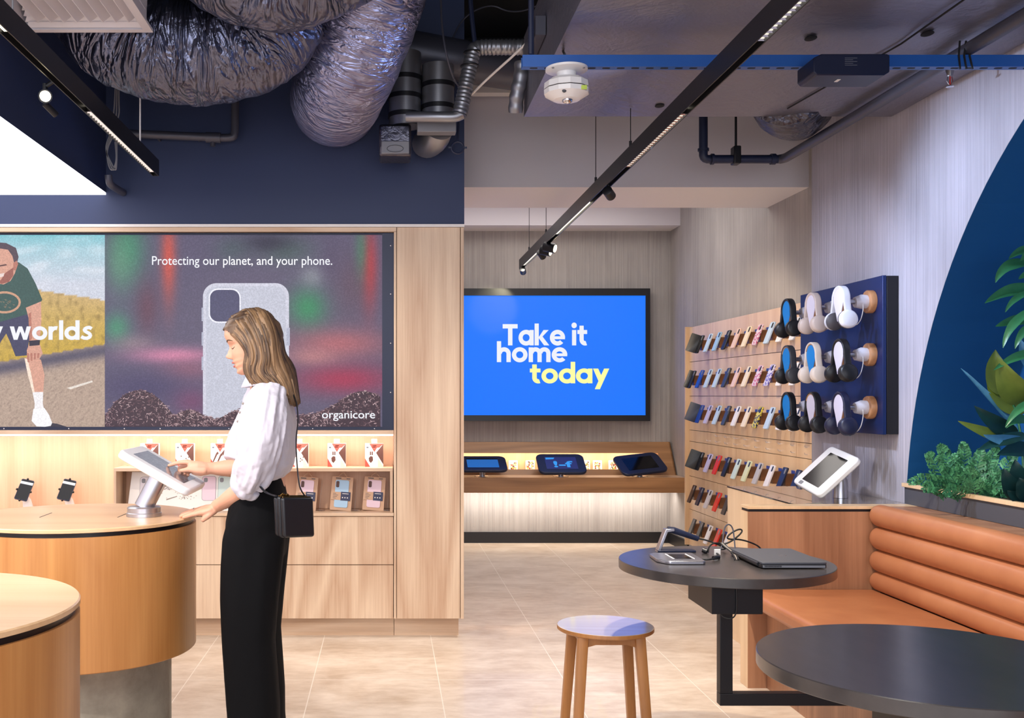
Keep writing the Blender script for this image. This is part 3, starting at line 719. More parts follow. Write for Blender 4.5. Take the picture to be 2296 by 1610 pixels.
def heap(x):
    a = 872 + ((x - 312) / 66.0) ** 2 * 42 if x < 395 else 999
    b2 = 926 + 10 * math.sin(x / 18.0) if 380 < x < 540 else 999
    c2 = 930 - 56 * math.exp(-((x - 815) / 75.0) ** 2) if x > 600 else 999
    return min(a, b2, c2, 938 + 6 * math.sin(x / 11.0))
xs_ = list(range(235, 858, 6))
for a, b2 in zip(xs_[:-1], xs_[1:]): poly([(a, 957), (b2, 957), (b2, heap(b2) + 3), (a, heap(a) + 3)], (66, 50, 58), .0014)
for k in range(1500):
    x = rng.uniform(236, 852); h = heap(x); y = h + (955 - h) * rng.random() ** 1.3; a = rng.uniform(0, 3.1); l = rng.uniform(3, 8); w = rng.uniform(.7, 1.7)
    dx, dy = math.cos(a) * l, math.sin(a) * l * .8; nx_, ny_ = -math.sin(a) * w, math.cos(a) * w
    pts = [(x, y), (x + dx, y + dy), (x + dx + nx_, y + dy + ny_), (x + nx_, y + ny_)]
    pts = [(min(max(px, 235.5), 856.5), min(py, 956.5)) for px, py in pts]
    poly(pts, blend((92, 66, 72), (206, 178, 180), rng.random() ** 1.4), .0016)
colour_mesh('display', pic, vw, 0.0)
glow('text_white', S(236, 238, 246), 1.0)
mb = MB(); fn = lambda u, v: vp(u, v, .002)
put_text(mb, 'Protecting our planet, and your phone.', fn, 341, 600.5, 745, 574.5, 0.004)
put_text(mb, 'organicore', fn, 722, 944, 841, 921.5, 0.008)
fg = lambda u, v, d: vp(u, v, .002 + d)
put_glyphs(mb, 'worlds', fg, 22, 762, 207, 30); put_glyphs(mb, 'y', fg, -23, 762, 7, 30)
mb.build('lettering', 'text_white', vw, smooth=False)

# ------------------------------------------------------------------ blue screen on the back wall
YB2 = 9.46
def bp(x, y, d=0.0): return Vector((WX(x, YB2), YB2 - d, WZ(y, YB2)))
bs = thing('wall_screen', (1.45, 9.5, 1.13), 'large wall screen with a blue picture of white and yellow words', 'screen')
mb = MB(); a, b2 = bp(1023, 944), bp(1457, 647)
i0, i1 = bp(1033, 931), bp(1447, 663)
mb.box(a.x, b2.x, 9.462, 9.543, a.z, b2.z)
mb.box(a.x, i0.x, 9.445, 9.462, a.z, b2.z); mb.box(i1.x, b2.x, 9.445, 9.462, a.z, b2.z); mb.box(i0.x, i1.x, 9.445, 9.462, a.z, i0.z); mb.box(i0.x, i1.x, 9.445, 9.462, i1.z, b2.z)
mb.build('frame', 'black_plastic', bs, smooth=False)
m, n, b = nt('led_blue'); pset(b, rough=0.5, spec=0.25); b.inputs['Base Color'].default_value = (0.022, 0.022, 0.025, 1)
b.inputs['Emission Color'].default_value = (0.0, 0.178, 1.0, 1); b.inputs['Emission Strength'].default_value = 1.0
MB().box(i0.x, i1.x, 9.458, 9.4615, i0.z, i1.z).build('display', 'led_blue', bs, smooth=False)
glow('text_yellow', S(252, 250, 160), 1.0)
fn = lambda u, v: bp(u, v, .003)
mb = MB(); fg = lambda u, v, d: bp(u, v, .003 + d); put_glyphs(mb, 'Take it', fg, 1127, 774.5, 1317, 34.5, .06); put_glyphs(mb, 'home', fg, 1114, 812, 1272, 33); mb.build('lettering', 'text_white', bs, smooth=False)
mb = MB(); put_glyphs(mb, 'today', fg, 1188, 859.5, 1366, 33, .04); mb.build('lettering', 'text_yellow', bs, smooth=False)
# ------------------------------------------------------------------ flexible foil ducts
def crumple(name, px, r, mat, label, rot=0.0, amp=0.05, n=56, steps=5, seed=0, cap=True):
    pts = chaikin([P(x, y, D) for x, y, D in px], 3)
    L = [0.0]
    for a, b2 in zip(pts, pts[1:]): L.append(L[-1] + (b2 - a).length)
    N = max(24, int(L[-1] / 0.016)); q = []
    j = 0
    for i in range(N + 1):
        s = L[-1] * i / N
        while j < len(L) - 2 and L[j + 1] < s: j += 1
        t = (s - L[j]) / max(L[j + 1] - L[j], 1e-6); q.append(pts[j].lerp(pts[j + 1], t))
    mb = MB(); up = None; rs = []; co = []
    for i, p in enumerate(q):
        t = (q[min(i + 1, N)] - q[max(i - 1, 0)]).normalized()
        if up is None: up = t.orthogonal().normalized()
        u = (up - t * up.dot(t)).normalized(); w = t.cross(u); up = u
        ring = []; s = L[-1] * i / N
        for k in range(n):
            a = 2 * math.pi * k / n
            d = u * math.cos(a) + w * math.sin(a)
            e = noise.noise(Vector((s * 26 + seed, math.cos(a) * 1.8, math.sin(a) * 1.8))) * 0.6 + noise.noise(Vector((s * 55 + seed, math.cos(a) * 4, math.sin(a) * 4))) * 0.4
            e += 0.5 * noise.noise(Vector((s * 7 + seed, math.cos(a) * 1.2, math.sin(a) * 1.2)))
            ring.append(p + d * r * (1 + amp * e))
        rs.append(ring); co += [(s, math.cos(2 * math.pi * k / n), math.sin(2 * math.pi * k / n)) for k in range(n)]
    mb.rings(rs)
    o = mb.build(name, mat, base=True, angle=180)
    at_ = o.data.attributes.new('along', 'FLOAT_VECTOR', 'POINT')
    for i_, c_ in enumerate(co): at_.data[i_].vector = c_
    return tag(o, label, 'air duct', 'flexible foil air ducts')
crumple('flexible_duct', [(200, -130, 4.52), (222, 30, 4.52), (330, 102, 4.52), (440, 112, 4.52), (555, 98, 4.52), (632, 15, 4.52), (655, -120, 4.52)], 0.24, 'foil_duct', 'fat crumpled foil duct sagging in a U behind the ceiling vent', amp=0.075, seed=3)
crumple('flexible_duct', [(400, -170, 4.1), (540, -65, 4.1), (660, -50, 4.1), (800, -130, 4.1)], 0.215, 'foil_duct', 'short crossing foil duct at the top edge, above the sagging one', amp=0.05, seed=11)
crumple('flexible_duct', [(862, -90, 4.45), (826, 30, 4.6), (785, 140, 4.75), (757, 205, 4.95), (750, 226, 5.30), (752, 236, 5.74)], 0.226, 'foil_duct_bright', 'bright smooth foil duct slanting down to a rounded elbow at the bulkhead', amp=0.03, seed=23)
crumple('flexible_duct', [(1770, 190, 5.05), (1783, 236, 5.33), (1790, 190, 5.60), (1795, 60, 5.62)], 0.20, 'foil_dark', 'dark foil duct bulging below the back edge of the plenum', amp=0.05, seed=31)

# ------------------------------------------------------------------ duct cluster above the bulkhead corner
def vduct(name, x, y0, y1, D, rpx, label, extra):
    t = thing(name, P(x, y1, D), label, 'air duct')
    r = rpx * D / F; a, b2 = P(x, y0, D), P(x, y1, D)
    MB().tube([a, a.lerp(b2, .5), b2], r, 28).build('pipe', 'galvanised', t)
    for k in extra:
        c = a.lerp(b2, k); MB().tube([c + Vector((0, 0, 0.012)), c - Vector((0, 0, 0.012))], r + 0.004, 28).build('band', 'black_metal', t)
    return t
vduct('branch_duct', 908, 120, 285, 5.45, 36, 'left small upright metal duct beside the bright foil duct', (.35, .6, .85))
t = vduct('branch_duct', 982, 148, 300, 5.45, 36, 'right small upright metal duct over a grey plate', (.3, .62, .9))
MB().tube(chaikin([P(982, 290, 5.45), P(975, 310, 5.5), P(960, 322, 5.6), P(955, 322, 5.78)], 2), 0.078, 24).build('elbow', 'galvanised', t)
q = P(978, 288, 5.38); MB().box(q.x - 0.10, q.x + 0.10, q.y - 0.07, q.y + 0.01, q.z - 0.035, q.z + 0.035).build('plate', 'mid_grey', t, bevel=0.004)
t = thing('damper_box', P(886, 350, 5.4), 'foil-wrapped damper box hanging beside the duct elbow', 'duct box')
a, b2 = P(850, 349, 5.36), P(922, 278, 5.36)
MB().box(a.x, b2.x, 5.36, 5.55, a.z, b2.z).build('box', 'foil_dark', t, bevel=0.012)
MB().box(a.x + .012, b2.x - .01, 5.354, 5.362, a.z + .01, a.z + .075).build('cover', 'mid_grey', t, bevel=0.006)
MB().tube([P(886, 333, 5.353) + Vector((0.042 * math.cos(u), 0, 0.018 * math.sin(u))) for u in [2 * math.pi * k / 24 for k in range(24)]], 0.0018, 6, closed=True).build('port', 'dark_grey', t)
tag(MB().tube([P(800, 78, 5.62), P(905, 112, 5.62), P(1060, 142, 5.66), P(1250, 170, 5.75)], 0.112, 28).build('main_duct', 'pipe_grey'), 'thick dark round duct running behind the bright foil duct', 'air duct')
tag(MB().box(WX(1060, 6.32), WX(1168, 6.32), 6.30, 6.38, WZ(210, 6.32), WZ(180, 6.32)).build('service_tray', 'white_plaster'), 'pale flat tray end above the grey beam, left of the plenum', 'tray')
t = thing('insulated_pipe', P(1035, 262, 5.2), 'thin silver insulated pipe zigzagging beside the plenum corner', 'pipe')
def corrugated(mb, pts, r, step=0.02):
    pts = chaikin(pts, 3); out = []
    for a, b2 in zip(pts, pts[1:]):
        k = max(1, int((b2 - a).length / 0.005))
        for i in range(k): out.append(a.lerp(b2, i / k))
    out.append(pts[-1]); s = 0; rr = []
    for i, p in enumerate(out):
        if i: s += (out[i] - out[i - 1]).length
        rr.append(r * (1 + 0.05 * math.sin(s / step * 2 * math.pi)))
    return mb.tube(out, rr, 16)
corrugated(MB(), [P(1200, 106, 5.15), P(1120, 106, 5.17), P(1075, 106, 5.2), P(1062, 112, 5.2), P(1056, 135, 5.2), P(1045, 190, 5.2), P(1035, 238, 5.2), P(1030, 258, 5.2)], 0.038).build('pipe', 'galvanised', t)
MB().tube(chaikin([P(1036, 256, 5.2), P(1020, 263, 5.2), P(980, 262, 5.2), P(912, 262, 5.24)], 2), 0.027, 16).build('branch', 'galvanised', t)
for x, y in ((1060, 118), (1053, 148)):
    c = P(x, y, 5.2); MB().tube([c + Vector((0.044 * math.cos(u), 0.044 * math.sin(u), 0)) for u in [2 * math.pi * k / 20 for k in range(20)]], 0.004, 6, closed=True).build('clamp', 'black_metal', t)
t = tag(corrugated(MB(), [P(1170, 140, 4.95), P(1168, 175, 4.95), P(1158, 215, 4.97), P(1156, 252, 5.0)], 0.035, 0.05).build('pipe_stub', 'galvanised'), 'short silver pipe stub hanging left of the plenum', 'pipe')
t = thing('pipe_hanger', P(1026, 345, 5.5), 'empty ring pipe hanger at the bulkhead corner', 'hanger')
MB().tube([P(1029, 262, 5.5), P(1026, 318, 5.5)], 0.006, 8).build('rod', 'navy_pipe', t)
c = P(1026, 331, 5.5); MB().tube([c + Vector((0.032 * math.cos(u), 0, 0.032 * math.sin(u))) for u in [2 * math.pi * k / 24 for k in range(24)]], 0.006, 8, closed=True).build('ring', 'navy_pipe', t)
MB().box(c.x - .05, c.x - .03, c.y - .005, c.y + .005, c.z - .004, c.z + .004).build('lug', 'navy_pipe', t); MB().box(c.x + .03, c.x + .05, c.y - .005, c.y + .005, c.z - .004, c.z + .004).build('lug', 'navy_pipe', t)
def cable(name, px, r, mat, label, cat='cable'):
    return tag(MB().tube(chaikin([P(*q) for q in px], 3), r, 8).build(name, mat), label, cat)
cable('loose_cable', [(1055, 214, 5.3), (1100, 170, 5.1), (1150, 126, 4.9), (1200, 78, 4.8), (1235, 50, 4.7), (1285, 12, 4.6)], 0.006, 'cord_white', 'white cable stretched diagonally to the plenum side')
cable('loose_cable', [(988, -20, 5.0), (990, 60, 5.0), (1002, 130, 5.0), (1018, 180, 5.1), (1030, 195, 5.2)], 0.005, 'pipe_grey', 'thin grey cable dropping beside the bright foil duct')
cable('loose_cable', [(1240, 96, 4.6), (1258, 105, 4.3), (1266, 122, 3.98)], 0.005, 'cord_black', 'short black cable into the dome sensor')
cable('hanging_rod', [(1053, -30, 5.2), (1058, 40, 5.2), (1066, 106, 5.2)], 0.012, 'navy_pipe', 'dark rod holding up the thin insulated pipe', 'rod')
cable('hanging_rod', [(1191, -30, 3.95), (1191, 122, 3.95)], 0.011, 'navy_pipe', 'blue rod holding the left end of the slotted channel', 'rod')
cable('hanging_rod', [(1214, -30, 5.6), (1214, 90, 5.6)], 0.011, 'navy_pipe', 'thin rod in the dark gap left of the plenum', 'rod')
cable('loose_cable', [(1010, 95, 5.7), (1040, 35, 5.7), (1100, 8, 5.6), (1140, 28, 5.6), (1190, 22, 5.5), (1240, -10, 5.4)], 0.004, 'pipe_grey', 'thin sagging cable in the dark ceiling gap')
q = P(1262, 32, 4.6); tag(MB().box(0.625, 0.668, 4.35, 4.75, 2.88, 2.96).build('access_plate', 'pipe_grey'), 'narrow grey plate on the side of the plenum', 'plate')

# ------------------------------------------------------------------ slotted channel, dome sensor, driver box
ch = thing('slotted_channel', (1.5, 3.95, 2.612), 'blue-lit slotted steel channel running across under the plenum', 'channel')
mb = MB(); x0, x1 = 0.515, 2.480
mb.box(x0, x1, 3.93, 3.9335, 2.612, 2.657); mb.box(x0, x1, 3.9665, 3.97, 2.612, 2.657); mb.box(x0, x1, 3.9335, 3.9665, 2.612, 2.615)
mb.build('rail', 'strut_blue_lit', ch, smooth=False)
x = x0 + 0.03; k = 0
mb = MB()
while x < x1 - 0.03:
    mb.prism(rrect(x, 3.942, x + 0.03, 3.956, 0.0055, 3), lambda u, v, d: (u, v, d), 2.6112, 2.6122); x += 0.0555
mb.build('slot', 'void_black', ch)
tg = MB()
for a in (0, 1, 2): tg.tube([P(2152 + a * 14, 92, 3.935), P(2150 + a * 12, 125, 3.926), P(2153 + a * 14, 155, 3.93)], 0.004, 6)
tg.build('zip_tie', 'cord_black', ch)
dm = thing('dome_sensor', (0.686, 3.95, 2.46), 'white round ceiling sensor under the blue-lit channel', 'sensor')
cx, cy = 0.686, 3.95
DZ = -0.070
MB().lathe([(0, 2.682), (0.085, 2.682), (0.085, 2.673), (0.070, 2.668), (0.040, 2.664), (0.038, 2.630), (0, 2.630)], (cx, cy, DZ), 40).build('flange', 'white_plastic', dm)
MB().lathe([(0, 2.640), (0.070, 2.636), (0.090, 2.622), (0.092, 2.598), (0, 2.598)], (cx, cy, DZ), 12).build('upper_body', 'white_plastic', dm, angle=20)
MB().lathe([(0.088, 2.599), (0.088, 2.594)], (cx, cy, DZ), 12).build('gap_ring', 'black_plastic', dm)
MB().lathe([(0, 2.594), (0.092, 2.594), (0.091, 2.575), (0.055, 2.552), (0.022, 2.546), (0, 2.546)], (cx, cy, DZ), 12).build('lower_body', 'white_plastic', dm, angle=20)
MB().ell((cx, cy - .02, 2.547 + DZ), (0.022, 0.022, 0.016)).build('lens', 'chrome', dm)
MB().ell((cx - .022, cy - .075, 2.570 + DZ), (0.009, 0.006, 0.009)).build('camera_eye', 'dark_grey', dm)
MB().box(cx + .045, cx + .068, cy - .0795, cy - .0735, 2.574 + DZ, 2.590 + DZ).build('sticker', 'label_green', dm)
for sx in (-.062, .062): MB().ell((cx + sx, cy - .045, 2.670 + DZ), (0.006, 0.006, 0.003), n=8, k=5).build('screw', 'mid_grey', dm)
dm.scale = (.94, .94, .94); dm.location.z += .0088
bx = thing('driver_box', (1.70, 3.86, 2.53), 'flat dark box hung on the blue-lit channel at the right', 'box')
mb = MB()
x0, x1 = 1.560, 1.840
mb.prism([(x0, 2.545), (x0 + .012, 2.533), (x1 - .02, 2.533), (x1, 2.545), (x1, 2.606), (x1 - .01, 2.611), (x0 + .03, 2.611), (x0, 2.596)], lambda u, v, d: (u, d, v), 3.78, 3.930)
mb.build('casing', 'navy_metal', bx, bevel=0.004)
mb = MB(); fn = lambda u, v: (u, 3.7795, v)
for j in range(5): mb.add([fn(1.675, 2.596 - j * .0065), fn(1.675 + (.030 if j % 2 else .045), 2.596 - j * .0065), fn(1.675 + (.030 if j % 2 else .045), 2.5945 - j * .0065), fn(1.675, 2.5945 - j * .0065)], [(0, 1, 2, 3)])
mb.build('print', 'mid_grey', bx, smooth=False)
MB().box(1.670, 1.682, 3.83, 3.86, 2.5315, 2.5335).build('indicator', 'paper_white', bx)
sp = thing('sprinkler_head', P(2130, 195, 4.25), 'small sprinkler head below the blue-lit channel at the right', 'sprinkler')
c = P(2130, 155, 4.25)
MB().cyl(c, c - Vector((0, 0, .03)), .018, .010, 16).build('cup', 'galvanised', sp)
MB().tube([c - Vector((0.008, 0, .03)), c - Vector((0.012, 0, .05)), c - Vector((0, 0, .07)), c - Vector((-0.012, 0, .05)), c - Vector((-0.008, 0, .03))], .0025, 6).build('yoke', 'chrome', sp)
MB().tube([c - Vector((0, 0, .03)), c - Vector((0, 0, .066))], .003, 8).build('bulb', 'red_dot', sp)
MB().cyl(c - Vector((0, 0, .07)), c - Vector((0, 0, .073)), .016, .016, 16).build('deflector', 'chrome', sp)

# ------------------------------------------------------------------ pipes
t = thing('fire_pipe', (2.0, 5.79, 2.66), 'dark pipe dropping behind the plenum, then running along the right wall', 'pipe')
zp, Dp = WZ(357, 5.79), 5.79
MB().tube(chaikin([(2.20, Dp, zp), (2.218, Dp - .02, zp), (2.222, Dp - .06, zp), (2.222, 3.0, zp), (2.222, 0.2, zp)], 1), 0.026, 16).build('long_run', 'pipe_grey', t)
MB().tube([(WX(1590, Dp), Dp, zp), (2.20, Dp, zp)], 0.024, 16).build('cross_run', 'navy_pipe', t)
MB().tube(chaikin([(WX(1577, Dp), Dp, 3.1), (WX(1577, Dp), Dp, zp + .06), (WX(1577, Dp), Dp, zp), (WX(1577, Dp) + .06, Dp, zp)], 2), 0.024, 16).build('riser', 'navy_pipe', t)
for p_, q_ in (((WX(1577, Dp), Dp, zp + .045), (WX(1577, Dp), Dp, zp + .06)), ((WX(1594, Dp), Dp, zp), (WX(1600, Dp), Dp, zp)), ((2.15, Dp, zp), (2.175, Dp, zp))): MB().tube([p_, q_], 0.031, 16).build('collar', 'navy_pipe', t)
xk = WX(1650, Dp); MB().box(xk - .02, xk + .02, Dp - .034, Dp + .034, zp - .03, zp + .07).build('hanger', 'black_metal', t, bevel=.006)
MB().tube([(xk, Dp, zp + .06), (xk, Dp, 3.1)], 0.007, 8).build('hanger_rod', 'black_metal', t)
t = thing('drain_pipe', P(400, 310, 5.70), 'dark pipe along the navy bulkhead below the sagging duct', 'pipe')
MB().tube([P(270, 299, 5.70), P(478, 308, 5.70)], 0.023, 16).build('run', 'pipe_grey', t)
MB().tube([P(462, 308, 5.70), P(495, 309, 5.70)], 0.029, 16).build('tee', 'pipe_grey', t)
MB().tube(chaikin([P(490, 309, 5.70), P(520, 309, 5.70), P(527, 303, 5.70), P(527, 240, 5.70), P(527, 180, 5.70)], 2), 0.022, 16).build('elbow', 'pipe_grey', t)
MB().tube([P(477, 312, 5.70), P(477, 328, 5.70)], 0.014, 12).build('drain_plug', 'pipe_grey', t)
for xk in (350, 440): q = P(xk, 305, 5.70); MB().box(q.x - .006, q.x + .006, 5.70, 5.80, q.z - .006, q.z + .006).build('bracket', 'pipe_grey', t)
tag(MB().tube(chaikin([P(243, 392, 5.55), P(245, 412, 5.56), P(256, 420, 5.62), P(276, 432, 5.785)], 2), 0.020, 14).build('conduit_elbow', 'pipe_grey'), 'short grey conduit elbow entering the navy bulkhead', 'pipe')
for k in range(3):
    mb = MB(); pts = chaikin([P(262 + 3 * k, -129, 5.45), P(262 + 3 * k, 60, 5.45), P(258 + 4 * k, 225, 5.45), P(254 + 7 * k, 262, 5.45), P(257 - 5 * k, 300, 5.45), P(238 - 2 * k, 335, 5.45), P(243 + k * 5, 372, 5.45), P(252 + k * 4, 385, 5.45), P(262, 360, 5.45), P(258 + k * 2, 318, 5.46)], 3)
    tag(mb.tube(pts, 0.004, 6).build('wire_loop', 'mid_grey'), 'looped grey wire hanging by the bulkhead corner', 'cable', 'looped wires at the bulkhead corner')

# ------------------------------------------------------------------ ceiling vent
vt = thing('ceiling_vent', (-1.228, 3.97, 2.85), 'white square louvred air vent at the top left', 'air vent')
x0, x1, y0, y1, zv = -1.500, -0.960, 3.70, 4.24, 2.85
mb = MB()
for (a0_, a1_, b0_, b1_) in ((x0, x1, y0, y0 + .035), (x0, x1, y1 - .035, y1), (x0, x0 + .035, y0 + .035, y1 - .035), (x1 - .035, x1, y0 + .035, y1 - .035)): mb.box(a0_, a1_, b0_, b1_, zv, zv + .012)
mb.box(x0 + .02, x1 - .02, y0 + .02, y1 - .02, zv + .10, zv + .25); mb.box(x0 + .02, x0 + .03, y0 + .02, y1 - .02, zv + .012, zv + .1); mb.box(x1 - .03, x1 - .02, y0 + .02, y1 - .02, zv + .012, zv + .1); mb.box(x0 + .02, x1 - .02, y1 - .03, y1 - .02, zv + .012, zv + .1)
mb.build('frame', 'white_powder', vt, smooth=False)
for k in range(8):
    xk = x0 + .10 + k * .052; mb = MB()
    mb.add([(xk, y0 + .035, zv + .004), (xk + .055, y0 + .035, zv + .075), (xk + .055, y1 - .06, zv + .075), (xk, y1 - .06 - .045, zv + .004), (xk + .003, y0 + .035, zv + .004), (xk + .058, y0 + .035, zv + .075), (xk + .058, y1 - .06, zv + .075), (xk + .003, y1 - .105, zv + .004)],
           [(0, 1, 2, 3), (7, 6, 5, 4), (0, 3, 7, 4), (0, 4, 5, 1), (1, 5, 6, 2), (2, 6, 7, 3)]); mb.build('blade', 'white_powder', vt, smooth=False)
mb = MB()
for k in range(5):
    yk = y1 - .04 - k * .02; mb.add([(x0 + .035, yk, zv + .006 + k * .016), (x1 - .035, yk, zv + .006 + k * .016), (x1 - .05, yk - .024, zv + .022 + k * .016), (x0 + .05, yk - .024, zv + .022 + k * .016)], [(0, 1, 2, 3)])
mb.build('deflector', 'white_powder', vt, smooth=False)

# ------------------------------------------------------------------ suspended light tracks
glow('lamp_lens', (1.0, 0.86, 0.55, 1), 12.0); glow('led_cell', (1.0, 0.90, 0.70, 1), 1.6)
def spot_head(parent, loc, aim, r=0.026, l=0.07, lens='lamp_lens'):
    d = (Vector(aim) - Vector(loc)).normalized(); a = Vector(loc)
    MB().tube([a + Vector((0, 0, .045)), a], 0.009, 10).build('stem', 'black_metal', parent)
    h = MB().tube([a - d * l * .4, a - d * l * .35, a + d * l * .6], [r * .8, r, r], 24, caps=True).build('spot_head', 'black_metal', parent)
    MB().tube([a + d * (l * .6 - .004), a + d * (l * .6 + .002)], r * .78, 20).build('lens', lens, h)
def track(name, xa, xb, z0, z1, y0, y1, louvres, strips, label):
    t = thing(name, ((xa + xb) / 2, y0, z0), label, 'track light', 'suspended black track lights')
    mb = MB(); w = .004
    mb.box(xa, xa + w, y0, y1, z0, z1); mb.box(xb - w, xb, y0, y1, z0, z1); mb.box(xa + w, xb - w, y0, y1, z1 - w, z1); mb.box(xa + w, xb - w, y1 - w, y1, z0, z1 - w); mb.box(xa + w, xb - w, y0, y1, z0 + .03, z0 + .034)
    mb.build('channel', 'black_metal', t, smooth=False)
    for a, b2 in louvres:
        mb = MB(); nn = int((b2 - a) / .035); lo = mb
        for k in range(nn + 1):
            yk = a + (b2 - a) * k / nn
            mb.add([(xa + w, yk - .010, z0 + .002), (xb - w, yk - .010, z0 + .002), (xb - w, yk, z0 + .026), (xa + w, yk, z0 + .026), (xa + w, yk + .010, z0 + .002), (xb - w, yk + .010, z0 + .002)], [(0, 1, 2, 3), (3, 2, 5, 4)])
        L_ = mb.build('louvre', 'chrome', t, smooth=False)
        MB().box(xa + w, xb - w, a, b2, z0 + .0265, z0 + .0295).build('diffuser', 'led_cell', L_)
    for a, b2 in strips:
        MB().box(xa + w + .004, xb - w - .004, a, b2, z0 + .010, z0 + .016).build('light_strip', 'led_cell', t)
    return t
tr = track('track_light', 1.1455, 1.178, 2.46, 2.54, 0.6, 8.97, [(1.6, 3.20), (4.05, 4.97)], [(5.95, 7.10), (8.05, 8.8)], 'long suspended black track light crossing the middle of the shop')
xm = 1.1617
spot_head(tr, (xm, 5.42, 2.425), (1.45, 5.9, 2.25)); spot_head(tr, (xm, 7.45, 2.43), (1.6, 7.2, 2.3), .035, .09); spot_head(tr, (xm, 7.80, 2.43), (1.3, 8.0, 2.3)); spot_head(tr, (xm, 8.85, 2.435), (1.3, 9.4, 2.2)); spot_head(tr, (xm, 7.62, 2.43), (1.6, 7.4, 2.3), .035, .08)
for D in (4.93, 5.75, 7.55, 8.45): MB().tube([(xm, D, 2.54), (xm, D, 3.19 if D > 7.1 else 2.65 if D > 6.3 else 3.74)], 0.0022, 6).build('suspension_wire', 'black_metal', tr)
for D in (4.93, 5.75, 7.55, 8.45): MB().tube([(xm, D, 2.54), (xm, D, 2.575)], 0.007, 8).build('wire_clip', 'black_metal', tr)
tl = track('track_light', -1.176, -1.1435, 2.46, 2.54, 0.6, 5.18, [(4.02, 5.08)], [(0.8, 3.15)], 'suspended black track light ending at the navy bulkhead on the left')
xm = -1.16
spot_head(tl, (WX(93, 3.62) - .0, 3.66, WZ(212, 3.62) + .005), (0.0, 0.0, 1.42), .024, .09)
MB().tube([(WX(93, 3.62), 3.66, WZ(212, 3.62) + .04), (xm - .02, 3.66, 2.475)], .008, 8).build('arm', 'black_metal', tl)
MB().tube([P(100, 232, 3.66), P(126, 258, 3.7)], .012, 10).build('driver', 'black_metal', tl)
MB().tube([(xm, 4.85, 2.54), (xm, 4.85, 2.75), (xm - .005, 4.86, 3.0), (xm, 4.85, 3.74)], 0.004, 6).build('suspension_wire', 'cord_white', tl)
MB().tube([(xm, 3.2, 2.54), (xm, 3.2, 3.74)], 0.003, 6).build('suspension_wire', 'mid_grey', tl)
# ------------------------------------------------------------------ phone case display on the far right wall
XP = 2.575
pw = thing('phone_display_panel', (XP, 7.45, 0.09), 'oak slatted wall panel carrying six rows of phone cases', 'display panel')
MB().box(XP + .012, XRF - .001, 6.08, 8.80, 0.09, 1.94).build('backing', 'soft_black', pw)
zr = [1.94, 1.645, 1.356, 1.068, 0.972, 0.678, 0.396, 0.09]
sp = [(6.08, 6.55, 7.35, 8.22, 8.80), (6.08, 6.75, 7.62, 8.80), (6.08, 6.95, 7.9, 8.80), (6.08, 6.5, 8.80), (6.08, 6.75, 7.62, 8.80), (6.08, 7.1, 8.05, 8.80), (6.08, 7.3, 8.80)]
for k in range(7):
    for a, b2 in zip(sp[k][:-1], sp[k][1:]):
        MB().box(XP, XP + .0115, a + .0015, b2 - .0015, zr[k + 1] + .002, zr[k] - .002).build('board', 'oak_blond', pw, smooth=False)
MB().box(XP - .035, XRF - .001, 8.80, 8.82, 0.09, 1.945).build('end_panel', 'oak_blond', pw)
for k in range(11):
    for z in (1.043, 0.998):
        if k == 0 and z > 1.0: continue
        y = 8.27 - .2155 * k
        MB().tube([(XP, y, z), (XP - .012, y, z), (XP - .018, y, z + .010)], 0.0035, 6).build('hook', 'chrome', pw)
wood('walnut', S(84, 52, 32), S(122, 80, 50), axis=1)
PC = {'black': S(24, 25, 28), 'navy': S(24, 32, 62), 'blue': S(28, 70, 170), 'pale blue': S(190, 214, 238), 'sky blue': S(158, 196, 232), 'charcoal': S(52, 54, 58), 'pink': S(232, 200, 188), 'cream': S(240, 226, 202),
      'white': S(236, 234, 238), 'lavender': S(196, 190, 226), 'red': S(214, 52, 40), 'mint': S(206, 226, 222), 'lime': S(220, 226, 186), 'grey': S(190, 186, 186), 'dark brown': S(52, 36, 32), 'silver': S(202, 200, 206), 'dark grey': S(70, 68, 68), 'floral': S(226, 214, 228), 'striped': S(214, 206, 234), 'yellow': S(222, 206, 70)}
for k, c in PC.items():
    flat('case_' + k.replace(' ', '_'), c, rough=0.35)
for nm, bgc, f1 in (('case_floral', S(230, 220, 232), S(196, 96, 140)), ('case_striped', S(226, 222, 240), S(96, 90, 190)), ('case_yellow', S(226, 210, 70), S(24, 34, 74))):
    n = M[nm].node_tree; v_ = noisetex(n, coords(n, (60, 60, 60)), 1.0, 2); r = ramp(n, [(0.5, bgc), (0.56, f1)]); n.links.new(v_, r.inputs[0]); n.links.new(r.outputs[0], n.nodes['Principled BSDF'].inputs['Base Color'])
def face_fn(T): return lambda u, v, d: T @ Vector((u, v, d))
